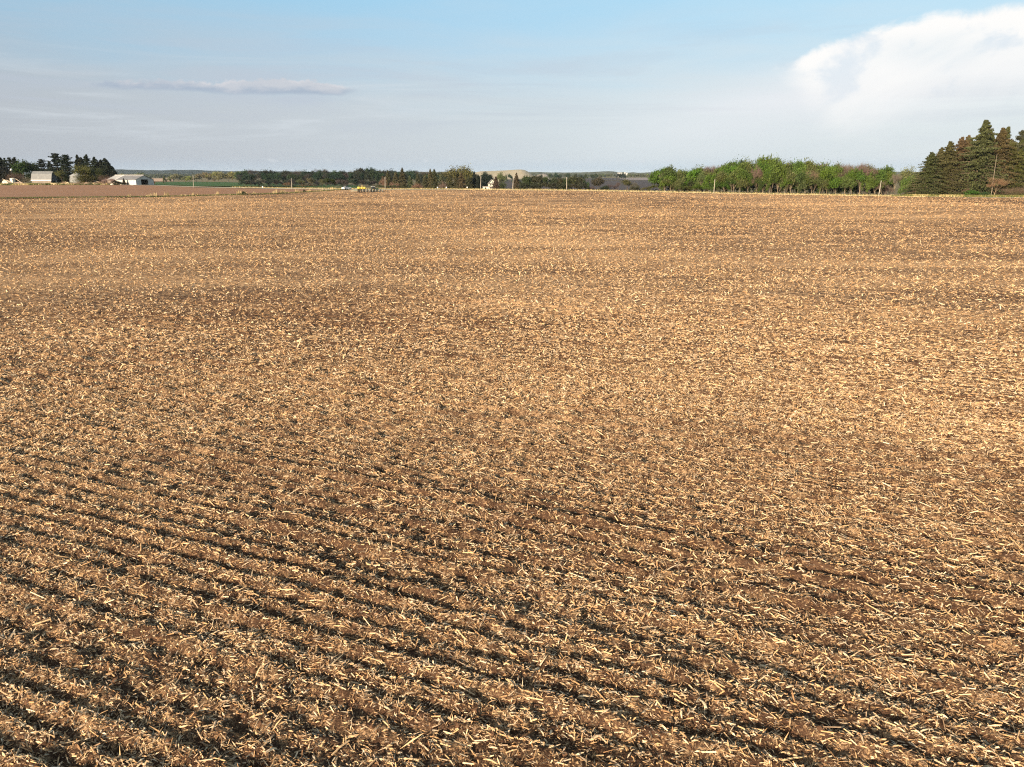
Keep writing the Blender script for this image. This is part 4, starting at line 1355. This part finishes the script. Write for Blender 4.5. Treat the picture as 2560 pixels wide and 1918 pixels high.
def ribbed(name, color, rough=.45, metal=.0, per=3.0, axis=0):
    m_, t, b = material(name)
    pos = t.new('ShaderNodeTexCoord').outputs['Object']
    nz = t.noise(pos, .8, 5, .65)
    nz2 = t.noise(t.mapping(pos, (6, 1.2, 1.2)), 1.0, 4, .6)
    c = t.mix(t.mapr(nz, .35, .7), tuple(v * .80 for v in color), color)
    c = t.mix(t.mapr(nz2, .5, .8, 0, .35), c, tuple(v * f for v, f in zip(color, (.75, .62, .5))))
    t.put(b.inputs['Base Color'], c)
    b.inputs['Roughness'].default_value = rough
    b.inputs['Metallic'].default_value = metal
    b.inputs['Specular IOR Level'].default_value = .3
    wv = t.new('ShaderNodeTexWave', wave_type='BANDS', bands_direction='XYZ'[axis])
    wv.inputs['Scale'].default_value = per
    t.put(wv.inputs['Vector'], pos)
    bp = t.new('ShaderNodeBump'); bp.inputs['Strength'].default_value = .5; bp.inputs['Distance'].default_value = .03
    t.put(bp.inputs['Height'], wv.outputs['Fac'] if 'Fac' in wv.outputs else wv.outputs[1])
    t.put(b.inputs['Normal'], bp.outputs[0])
    return m_


M_TIN = ribbed('barn_tin', (.205, .21, .21), .5)
M_WHITE = ribbed('white_sheet', (.50, .495, .475), .5, 0, 3.0)
M_SHEDROOF = ribbed('shed_roof', (.19, .187, .19), .5)
M_SHEDROOF2 = ribbed('shed_roof_light', (.38, .375, .365), .5)
M_BARNWALL = flat('barn_block', (.24, .20, .17), .9, 0, .25, 1.5)
M_BARNWOOD = flat('barn_wood', (.060, .062, .068), .85, 0, .4, 2.0)
M_TRIM = flat('white_trim', (.78, .76, .72), .6, 0, .08)
M_DARK = flat('dark_opening', (.010, .010, .011), .9, 0, .1)
M_GALV = ribbed('galvanised', (.20, .21, .21), .45, .0, 3.2, 2)
M_GALVROOF = flat('galvanised_roof', (.30, .30, .29), .5, 0, .1)
M_TRACK = flat('dark_steel', (.035, .036, .034), .6, 0, .3)


def at(px, Y):
    x, y = gxy(px, Y)
    return (x, y, Tz(x, y))


def mpp(Y):
    return Y / F_PX / .968


# gambrel barn
bl = at(113, 347); s = mpp(347)
barn = thing('barn', 'old gambrel roofed barn with grey tin roof and block base', 'barn', (bl[0], bl[1], bl[2] - .1), math.radians(3))
LX, WY = 4.3, 2.6
ev, kn, rg_ = 1.9, 4.55, 5.75
prof = [(-WY, 0), (WY, 0), (WY, ev), (WY * .62, kn), (0, rg_), (-WY * .62, kn), (-WY, ev)]
bmesh_obj('wall', lambda bm: bx(bm, -LX, LX, -WY, WY, 0, ev), M_BARNWALL, barn)
bmesh_obj('gable', lambda bm: prism(bm, [(-WY + .05, ev), (WY - .05, ev), (WY * .60, kn - .05), (0, rg_ - .08), (-WY * .60, kn - .05)], LX - .25, LX + .03), M_BARNWOOD, barn)
bmesh_obj('gable', lambda bm: prism(bm, [(-WY + .05, ev), (WY - .05, ev), (WY * .60, kn - .05), (0, rg_ - .08), (-WY * .60, kn - .05)], -LX - .03, -LX + .25), M_BARNWOOD, barn)
def barn_roof(bm):
    for sgn in (-1, 1):
        slab(bm, (sgn * (WY + .22), ev - .08), (sgn * WY * .62, kn), -LX - .3, LX + .35)
        slab(bm, (sgn * WY * .62, kn + .004), (0, rg_), -LX - .3, LX + .35)
bmesh_obj('roof', barn_roof, M_TIN, barn)
box('eave_board', (-LX - .3, LX + .35, -WY - .30, -WY - .21, ev - .22, ev + .10), M_TRIM, barn)
box('door', (LX + .005, LX + .06, -.9, 1.2, 0, 1.75), M_DARK, barn)
box('loft_door', (LX + .035, LX + .07, -.35, .35, kn - .3, kn + .45), M_DARK, barn)
bmesh_obj('base_wall', lambda bm: bx(bm, LX + .001, LX + .02, -WY, -.9, 0, ev), M_BARNWOOD, barn)

# grain bin
gl = at(195, 344)
binr = thing('grain_bin', 'round galvanised grain bin with conical roof beside the willows', 'grain bin', (gl[0], gl[1], gl[2] - .1))
R_ = 3.15; hb = 3.75
V_, F_ = tube([(0, 0, 0), (0, 0, hb)], [R_, R_], 40)
link('shell', mesh_np('shell', V_, F_, M_GALV, smooth_shade=True), binr)
V_, F_ = tube([(0, 0, hb - .05), (0, 0, hb + .02), (0, 0, 5.2), (0, 0, 5.35)], [R_ + .18, R_ + .16, .35, .3], 40)
link('roof', mesh_np('roof', V_, [F_, np.arange(120, 160)[None]], M_GALVROOF), binr)
for k in range(6):
    V_, F_ = tube([(0, 0, .55 + k * .55), (0, 0, .60 + k * .55)], [R_ + .015, R_ + .015], 40)
    link('hoop', mesh_np('hoop', V_, F_, M_GALV), binr)

# long white shed, two lengths of roof
sl = at(327, 333)
shed = thing('shed', 'long low white metal shed with a big black doorway in its gable', 'shed', (sl[0], sl[1], sl[2] - .1), math.radians(-26))
L_, W_ = 9.4, 4.4; eh, rh = 2.35, 4.15
bmesh_obj('wall', lambda bm: bx(bm, -L_ * .42, L_ - .2, -W_, -W_ + .2, 0, eh), M_WHITE, shed)
bmesh_obj('wall', lambda bm: bx(bm, -L_, L_ - .2, W_ - .2, W_, 0, eh), M_WHITE, shed)
bmesh_obj('gable', lambda bm: prism(bm, [(-W_, 0), (-1.7, 0), (-1.7, 2.45), (1.75, 2.45), (1.75, 0), (W_, 0), (W_, eh), (0, rh), (-W_, eh)], L_ - .2, L_), M_WHITE, shed)
bmesh_obj('gable', lambda bm: prism(bm, [(-W_, 0), (W_, 0), (W_, eh), (0, rh), (-W_, eh)], -L_, -L_ + .2), M_WHITE, shed)
bmesh_obj('wall', lambda bm: bx(bm, -L_, -L_ * .42, -W_ - .03, -W_ + .18, 0, eh - .01), M_BARNWALL, shed)
def shroof(x0, x1):
    def f(bm):
        slab(bm, (-W_ - .3, eh - .10), (0, rh + .02), x0, x1)
        slab(bm, (W_ + .3, eh - .10), (0, rh + .02), x0, x1)
    return f
bmesh_obj('roof', shroof(-L_ * .36, L_ + .25), M_SHEDROOF, shed)
bmesh_obj('roof', shroof(-L_ - .2, -L_ * .36 - .35), M_SHEDROOF2, shed)
bmesh_obj('roof_strip', shroof(-L_ * .36 - .34, -L_ * .36 - .01), M_TRIM, shed)
box('ridge_cap', (-L_ - .2, L_ + .25, -.22, .22, rh + .13, rh + .22), M_TRIM, shed)
box('doorway', (L_ - 4.0, L_ - 3.9, -2.6, 2.6, .02, 2.9), M_DARK, shed)
box('doorway_floor', (L_ - 4.0, L_ - .02, -2.2, 2.2, -.02, .06), M_DARK, shed)
box('sliding_door', (L_ + .03, L_ + .12, 1.95, 4.1, .1, 2.3), M_WHITE, shed)
box('corner_post', (L_ + .01, L_ + .14, -W_ - .06, -W_ + .18, 0, eh), M_TRIM, shed)
box('corner_post', (L_ + .01, L_ + .14, W_ - .14, W_ + .06, 0, eh), M_TRIM, shed)
box('downpipe', (L_ * .80, L_ * .80 + .25, -W_ - .12, -W_ - .02, 0, eh), M_TRIM, shed)

# rubble heap with a pale block, poles and debris at the far left
M_RUBBLE = flat('pale_rubble', (.58, .48, .36), .95, 0, .25, 2.0)
M_BRUSH = flat('dead_brush', (.22, .165, .12), .95, 0, .4, 4.0)
M_CONC = flat('pale_concrete', (.72, .66, .54), .9, 0, .1, 2)
def lump(name, label, cat, px, Y, w_, h_, d_, mat, seed, group=None, sub=3):
    rng = random.Random(seed)
    p = at(px, Y)
    bm = bmesh.new(); bmesh.ops.create_icosphere(bm, subdivisions=sub, radius=1)
    for v in bm.verts:
        nz = vn(np.array([v.co.x * 2.3 + seed]), np.array([v.co.y * 2.3 + v.co.z * 2.1]), seed)[0]
        k_ = .72 + .55 * nz + rng.uniform(-.05, .05)
        v.co = Vector((v.co.x * w_ * k_, v.co.y * d_ * k_, max(-.1, v.co.z * h_ * k_)))
    me = bpy.data.meshes.new(name); bm.to_mesh(me); bm.free(); me.materials.append(mat)
    return tag(link(name, me, loc=(p[0], p[1], p[2] - .05)), label, cat, group)
lump('rubble_heap', 'pale pointed rubble heap at the far left field edge', 'rubble', 17, 339, 1.9, 2.2, 1.3, M_RUBBLE, 3)
lump('rubble_heap', 'dark low rubble between the pale heap and the block', 'rubble', 29, 338.5, 1.0, .9, .9, flat('dark_rubble', (.10, .09, .09), .95), 4)
lump('rubble_heap', 'brown heap of broken brush right of the pale block', 'rubble', 48, 339, 3.0, 1.3, 1.2, M_BRUSH, 5)
p = at(34, 340)
o = bmesh_obj('concrete_block', lambda bm: bx(bm, -.75, .75, -.7, .7, .9, 2.75), M_CONC, None, loc=p, rot=(.12, .1, -.35))
tag(o, 'tilted pale concrete block on top of the rubble at far left', 'block')
for i, (px, dx, z0, z1, lb) in enumerate([(42, 2.6, 2.6, .8, 'pale weathered beam sloping down right of the concrete block'), (16, -1.2, 1.9, 2.6, 'thin stick jutting left from the pale rubble heap'),
                                        (232, 5.6, 1.9, .5, 'long pale pole lying aslant in the brush below the willows')]):
    p = at(px, 338 if px < 100 else 334)
    V_, F_ = tube([(0, 0, z0), (dx, -.3, z1)], [.11, .09], 6)
    tag(link('wooden_beam', mesh_np('wooden_beam', V_, F_, M_RUBBLE), loc=p), lb, 'beam')
M_STRAWHEAP = flat('straw_heap', (.42, .33, .20), .95, 0, .3, 3.0)
for i, (px, w_, h_, mat, lb) in enumerate([(108, 2.2, .7, M_BRUSH, 'low brown debris bank below the barn wall'), (136, 2.0, .8, M_STRAWHEAP, 'tan brush bank below the barn door'), (165, 2.6, 1.2, M_STRAWHEAP, 'largest pale straw coloured heap between barn and grain bin'),
                                        (188, 2.6, .9, M_BRUSH, 'brown brush heap in front of the grain bin'), (214, 2.6, 1.15, M_BRUSH, 'brown brush heap under the willows'), (240, 2.4, .9, M_STRAWHEAP, 'tan heap right of the willow brush'),
                                        (262, 2.0, .8, M_BRUSH, 'brown debris heap nearest the white shed'), (296, 2.4, 1.1, flat('dark_brush', (.05, .045, .035), .95), 'dark mound of branches by the shed corner')]):
    lump('brush_pile', lb, 'brush pile', px, 331.5, w_, h_, 1.0, mat, 20 + i)
tag(lump('scrap_heap', 'x', 'scrap', 281, 329.5, .95, .75, .6, M_CONC, 50, None, 1), 'small bright white scrap at the field edge before the shed', 'scrap')
for i in range(10):
    px = 150 + i * 13
    plant('brush', 'dead_brush', f'tangle of dead twigs along the farm field edge, {ordinal(i)} from the left', 'brush', px, 454 + RNG.uniform(-2, 2), 18, 331.5, (.30, .23, .16), (.2, .15, .1), 'tangles of dead twigs')
yl = thing('white_pole_object', 'small white object on a pole high among the dark conifers at far left', 'lamp', at(34.5, 372))  # white object on a pole, use unknown
V_, F_ = tube([(0, 0, 0), (0, 0, 7.2)], [.09, .07], 6)
link('pole', mesh_np('pole', V_, F_, M_BARNWOOD), yl)
V_, F_ = tube([(0, 0, 6.55), (0, 0, 6.7), (0, 0, 7.3)], [.55, .55, .25], 10)
link('white_head', mesh_np('white_head', V_, [F_, np.arange(10)[None]], M_TRIM), yl)

# white farmhouse beyond the rise
M_HOUSE = ribbed('house_siding', (.58, .55, .46), .6, 0, 3.4, 2)
M_ROOF = flat('house_roof', (.16, .15, .14), .9, 0, .2, 4)
hx, hy = gxy(1229.5, 500)
hz = H - 500 * dep(476.5)
house = thing('farmhouse', 'white two storey farmhouse with a gable behind the rise', 'house', (hx, hy, hz - 2.2), math.radians(6))
u_ = mpp(500)
hw, heave, hpk = 7.6 * u_, 2.2 + 16 * u_, 2.2 + 24.5 * u_
bmesh_obj('wall', lambda bm: prism(bm, [(-hw, 0), (hw, 0), (hw, heave), (0, hpk), (-hw, heave)], -4, 4), M_HOUSE, house).rotation_euler = (0, 0, math.pi / 2)
def hroof(bm):
    slab(bm, (-hw - .35, heave - .25), (0, hpk + .05), -4.3, 4.3, .14)
    slab(bm, (hw + .35, heave - .25), (0, hpk + .05), -4.3, 4.3, .14)
bmesh_obj('roof', hroof, M_ROOF, house).rotation_euler = (0, 0, math.pi / 2)
M_GLASS = flat('window_glass', (.03, .035, .04), .15, 0, .1, 1, .5)
for (xx, zz) in ((-1.0, 2.2 + 12.5 * u_), (1.0, 2.2 + 12.5 * u_), (0, 2.2 + 19.0 * u_), (-1.1, 2.2 + 5.5 * u_)):
    wf = box('window', (xx - .45, xx + .45, -4.05, -3.99, zz - .65, zz + .65), M_TRIM, house)
    box('pane', (xx - .34, xx + .34, -4.075, -4.03, zz - .54, zz + .54), M_GLASS, wf)
for zz in (2.2 + 8.5 * u_, 2.2 + 16 * u_):
    bmesh_obj('band_roof', lambda bm, zz=zz: prism(bm, [(-5.0, zz - .15), (-4.0, zz + .25), (-4.0, zz + .02), (-5.0, zz - .3)], -hw - .2, hw + .2), M_ROOF, house)
box('porch', (-.6, hw + .3, -5.4, -4.02, 0.4, 2.2 + 3.6 * u_), flat('porch_white', (.80, .76, .62), .6, 0, .06), house)
for xx in (-.5, hw + .1):
    box('porch_post', (xx, xx + .18, -5.3, -5.12, 2.2 + 3.6 * u_ + .003, 2.2 + 8.0 * u_), M_TRIM, house)
ax, ay = gxy(1214.5, 503)
ann = thing('annexe', 'low pale annexe against the left of the farmhouse', 'house', (ax, ay, hz - 2.2), math.radians(6))
aw = 6.8 * u_
box('wall', (-aw, aw - .3, -2.2, 2.2, 0, 2.2 + 8.6 * u_), flat('annexe_wall', (.48, .47, .43), .8, 0, .1), ann)
bmesh_obj('roof', lambda bm: bx(bm, -aw - .2, aw - .25, -2.5, 2.5, 2.2 + 8.6 * u_ + .003, 2.2 + 9.6 * u_), M_ROOF, ann)
wf = box('window', (-.7, .2, -2.24, -2.2, 2.2 + 3.2 * u_, 2.2 + 7 * u_), M_DARK, ann)
cx_, cy_ = gxy(1242, 480)
def car_body(bm, l=2.1, w_=.88):
    prism(bm, [(-w_, .35), (w_, .35), (w_, .95), (w_ * .92, 1.02), (-w_ * .92, 1.02), (-w_, .95)], -l, l)
def car_cab(bm, l=2.1, w_=.88):
    a = [bm.verts.new(p) for p in ((-1.5, -w_ * .92, 1.0), (1.1, -w_ * .92, 1.0), (1.1, w_ * .92, 1.0), (-1.5, w_ * .92, 1.0))]
    b = [bm.verts.new(p) for p in ((-1.05, -w_ * .74, 1.5), (.45, -w_ * .74, 1.5), (.45, w_ * .74, 1.5), (-1.05, w_ * .74, 1.5))]
    bm.faces.new(b)
    for i in range(4):
        j = (i + 1) % 4
        bm.faces.new((a[i], a[j], b[j], b[i]))
def make_car(name, label, loc, rz, paint, sc=1.0):
    c = thing(name, label, 'car', loc, rz, (sc, sc, sc))
    bmesh_obj('body', car_body, paint, c)
    bmesh_obj('cabin', car_cab, M_GLASS, c)
    box('roof', (-1.08, .48, -.66, .66, 1.49, 1.54), paint, c)
    for sx in (-1.3, 1.3):
        for sy in (-.80, .80):
            V_, F_ = tube([(sx, sy - .1, .33), (sx, sy + .1, .33)], [.33, .33], 14)
            wh = link('wheel', mesh_np('wheel', V_, [F_, np.arange(14)[None], np.arange(14, 28)[None]], M_DARK), c)
            V_, F_ = tube([(sx, sy - .11, .33), (sx, sy + .11, .33)], [.18, .18], 10)
            link('rim', mesh_np('rim', V_, [F_, np.arange(10)[None], np.arange(10, 20)[None]], M_GALV), wh)
    for sy in (-.62, .62):
        box('tail_light', (-2.13, -2.09, sy - .14, sy + .14, .75, .9), flat('red_lens', (.35, .02, .02), .3), c)
        box('headlight', (2.09, 2.13, sy - .16, sy + .16, .72, .86), M_TRIM, c)
    box('bumper', (-2.16, -2.06, -.84, .84, .40, .58), paint, c)
    return c
make_car('parked_car', 'dark car half hidden to the right of the farmhouse', (cx_, cy_, hz - 1.9), .4, flat('dark_paint', (.05, .055, .065), .3, 0, .1, 1, .5), 1.3)
wx, wy, wz = at(866.5, 276)
make_car('parked_car', 'pale white car at the roadside left of the planter', (wx, wy, wz + .05), math.radians(56), flat('white_paint', (.62, .63, .64), .3, 0, .05, 1, .5), .85)

# utility poles along the road
M_POLE = flat('pole_wood', (.31, .28, .235), .9, 0, .25, 2)
PL = [(485, 438, 0, .08, 'thin utility pole farthest left, before the green field'), (730, 447, 0, .045, 'utility pole beside the rust brown bush'), (963.5, 443, 0, .045, 'utility pole just right of the planter'),
      (1202, 441.5, 0, .045, 'utility pole just left of the white farmhouse'), (1282.5, 443, 0, .05, 'utility pole before the lone brown spruce'),
      (1416.5, 444, 0, -.015, 'utility pole before the green trees in the hollow'), (1784.5, 449.5, 0, .005, 'utility pole in front of the leafy roadside wood'), (2197, 453, 0, .03, 'tilted pale utility pole nearest the big spruces')]
for px, tp, yo, lean, lb in PL:
    t = road_t(px); p = road_pt(t, -3.0); Y = p[1]
    x = qx(px, Y, H - Tz(p[0], Y)); zb = Tz(x, Y)
    h_ = (H - Y * dep(tp)) - zb
    t_ = thing('utility_pole', lb, 'pole', (x - lean * h_ * .5, Y, zb - .2), 0, group='utility poles along the road')
    V_, F_ = tube([(0, 0, 0), (lean * h_ * .5, 0, h_ * .5), (lean * h_, 0, h_ + .2)], [.115, .105, .085], 9)
    link('shaft', mesh_np('shaft', V_, [F_, np.arange(18, 27)[None]], M_POLE, smooth_shade=True), t_)
    V_, F_ = tube([(lean * h_, 0, h_ + .2), (lean * h_, 0, h_ + .34)], [.035, .03], 6)
    link('insulator', mesh_np('insulator', V_, F_, M_TRIM), t_)
x_, y_ = gxy(1246.5, 430)
V_, F_ = tube([(0, 0, 0), (0, 0, H - 430 * dep(448) - Tz(x_, y_))], [.15, .11], 8)
tag(link('utility_pole', mesh_np('utility_pole', V_, F_, M_POLE), loc=(x_, y_, Tz(x_, y_))), 'short thin pole before the rounded olive tree by the farmhouse', 'pole', 'utility poles along the road')
x_, y_ = gxy(657, 293)
mk = thing('marker_post', 'tiny white marker post by the road before the green field', 'post', (x_, y_, Tz(x_, y_)))
box('post', (-.05, .05, -.05, .05, 0, .6), M_TRIM, mk); box('plate', (-.18, .18, -.09, -.055, .35, .75), M_TRIM, mk)
for px, lb in ((1094, 'white yard object below the twin spruces'), (1116, 'white mailbox below the thick spruces'), (1168, 'white mailbox left of the dark conifer')):
    x_, y_ = gxy(px, 262)
    mb = thing('mailbox', lb, 'mailbox', (x_, y_, Tz(x_, y_)))
    box('post', (-.05, .05, -.05, .05, 0, .55), M_POLE, mb); box('box', (-.16, .16, -.25, .25, .553, .95), M_TRIM, mb)
# white farm sheds far away on the skyline
for px, w_, h_, lb in ((1549, 10, 2.6, 'far long white barn above the dark grove'), (1561.5, 1.8, 3.6, 'far white silo tower beside the long white barn'), (1565.5, 4, 2.2, 'far small white barn right of the silo')):
    x_, y_ = gxy(px, 2900); u2 = mpp(2900)
    zt_ = H - 2900 * dep(433.2)
    fb = thing('far_barn', lb, 'barn', (x_, y_, -6.6))
    box('wall', (-w_ / 2 * u2, w_ / 2 * u2, -8, 8, 0, zt_ + 6.6), M_WHITE, fb)
    bmesh_obj('roof', lambda bm, w_=w_, zt_=zt_, h_=h_, u2=u2: prism(bm, [(-8.3, zt_ + 6.6), (8.3, zt_ + 6.6), (0, zt_ + 6.6 + h_ * .8)], -w_ / 2 * u2 - .3, w_ / 2 * u2 + .3), M_TRIM, fb)

# planter with yellow tanks and its tractor
M_YELLOW = flat('yellow_tank', (.50, .36, .06), .4, 0, .08, 2, .4)
M_GREENP = flat('green_paint', (.030, .065, .030), .4, 0, .2, 2, .4)
M_RUBBER = flat('tyre_rubber', (.025, .025, .026), .85, 0, .2)
pxm = mpp(250)
pp = at(921, 250)
plt = thing('planter', 'wide crop planter with yellow seed tanks in the field', 'planter', pp, math.radians(4))
X = lambda px: (px - 921) * pxm
V_, F_ = tube([(X(888), 0, .75), (X(955), 0, .75)], [.12, .12], 6)
link('tool_bar', mesh_np('tool_bar', V_, F_, M_GREENP), plt)
for i, (a, b) in enumerate(((896.2, 902.8), (903.6, 909.4), (910.0, 915.2))):
    r_ = .46 if i < 2 else .40
    V_, F_ = tube([(X(a), .2, 1.42), (X(a) + .12, .2, 1.42), (X(b) - .12, .2, 1.42), (X(b), .2, 1.42)], [r_ * .7, r_, r_, r_ * .7], 16)
    tk = link('seed_tank', mesh_np('seed_tank', V_, [F_, np.arange(16)[None], np.arange(48, 64)[None]], M_YELLOW, smooth_shade=True), plt)
    box('lid', ((X(a) + X(b)) / 2 - .15, (X(a) + X(b)) / 2 + .15, .05, .35, 1.42 + r_ - .02, 1.42 + r_ + .05), M_DARK, tk)
box('tank_cradle', (X(895.5), X(915.5), -.25, .65, .82, .98), M_GREENP, plt)
for i in range(16):
    xc = X(897.5 + i * 3.75)
    def unit(bm, xc=xc):
        bx(bm, xc - .16, xc + .16, -.55, -.15, .15, .72)
        bx(bm, xc - .12, xc + .12, -.62, -.2, .72, 1.1)
        bx(bm, xc - .05, xc + .05, -1.1, -.5, .28, .36)
    ru = bmesh_obj('row_unit', unit, [M_TRACK, flat('pale_hopper', (.20, .20, .18), .6)][i % 2] if i > 1 else M_TRACK, plt)
    V_, F_ = tube([(xc - .04, -1.0, .25), (xc + .04, -1.0, .25)], [.25, .25], 12)
    link('press_wheel', mesh_np('press_wheel', V_, [F_, np.arange(12)[None], np.arange(12, 24)[None]], M_RUBBER), ru)
for xc in (X(900), X(905), X(911)):
    V_, F_ = tube([(xc - .12, .1, .45), (xc + .12, .1, .45)], [.45, .45], 16)
    link('wheel', mesh_np('wheel', V_, [F_, np.arange(16)[None], np.arange(16, 32)[None]], M_RUBBER), plt)
V_, F_ = tube([(X(881), -.3, .42), (X(896), -.1, .5)], [.16, .16], 8)
link('marker_arm', mesh_np('marker_arm', V_, F_, flat('arm_grey', (.34, .32, .25), .6)), plt)
V_, F_ = tube([(X(914), .6, .85), (X(930), 1.6, .7)], [.09, .09], 6)
link('draw_bar', mesh_np('draw_bar', V_, F_, flat('bar_tan', (.30, .27, .20), .6)), plt)
tp_ = at(934, 254)
trc = thing('tractor', 'dark green tractor with a glass cab hitched to the planter', 'tractor', tp_, math.radians(30), (.62, .62, .62))
box('hood', (.6, 2.9, -.45, .45, 1.1, 1.95), M_GREENP, trc)
box('chassis', (-1.0, 2.7, -.4, .4, .7, 1.1), M_TRACK, trc)
cb = bmesh_obj('cab', lambda bm: bx(bm, -1.0, .6, -.75, .75, 1.45, 2.75), M_GLASS, trc)
box('cab_roof', (-1.12, .75, -.85, .85, 2.755, 2.95), flat('roof_pale', (.45, .47, .46), .5), cb)
for sx in (-1.02, .56):
    for sy in (-.77, .70):
        box('cab_pillar', (sx, sx + .08, sy, sy + .08, 1.45, 2.75), M_GREENP, cb)
V_, F_ = tube([(1.5, .35, 1.95), (1.5, .35, 2.9)], [.06, .06], 6)
link('exhaust', mesh_np('exhaust', V_, F_, M_TRACK), trc)
for sx, r_, wd in ((-.4, .95, .5), (2.2, .65, .38)):
    for sy in (-1, 1):
        V_, F_ = tube([(sx, sy * .95 - wd / 2, r_), (sx, sy * .95 + wd / 2, r_)], [r_, r_], 18)
        wh = link('wheel', mesh_np('wheel', V_, [F_, np.arange(18)[None], np.arange(18, 36)[None]], M_RUBBER), trc)
        V_, F_ = tube([(sx, sy * .95 - wd / 2 - .02, r_), (sx, sy * .95 + wd / 2 + .02, r_)], [r_ * .5, r_ * .5], 12)
        link('rim', mesh_np('rim', V_, [F_, np.arange(12)[None], np.arange(12, 24)[None]], M_YELLOW), wh)

# ------------------------------------------------------------------ haze
HAZE = 3.0e-5
hz_m = bpy.data.materials.new('haze'); hz_m.use_nodes = True
t = NT(hz_m.node_tree)
t.n.clear()
out = t.new('ShaderNodeOutputMaterial')
pv = t.new('ShaderNodeVolumePrincipled')
pv.inputs['Color'].default_value = (.70, .85, 1.0, 1)
pv.inputs['Density'].default_value = HAZE
pv.inputs['Anisotropy'].default_value = 0.0
t.l.new(pv.outputs[0], out.inputs['Volume'])
bmesh_obj('haze', lambda bm: bx(bm, -24000, 24000, -24000, 24000, -9.5, 52), hz_m)['kind'] = 'stuff'
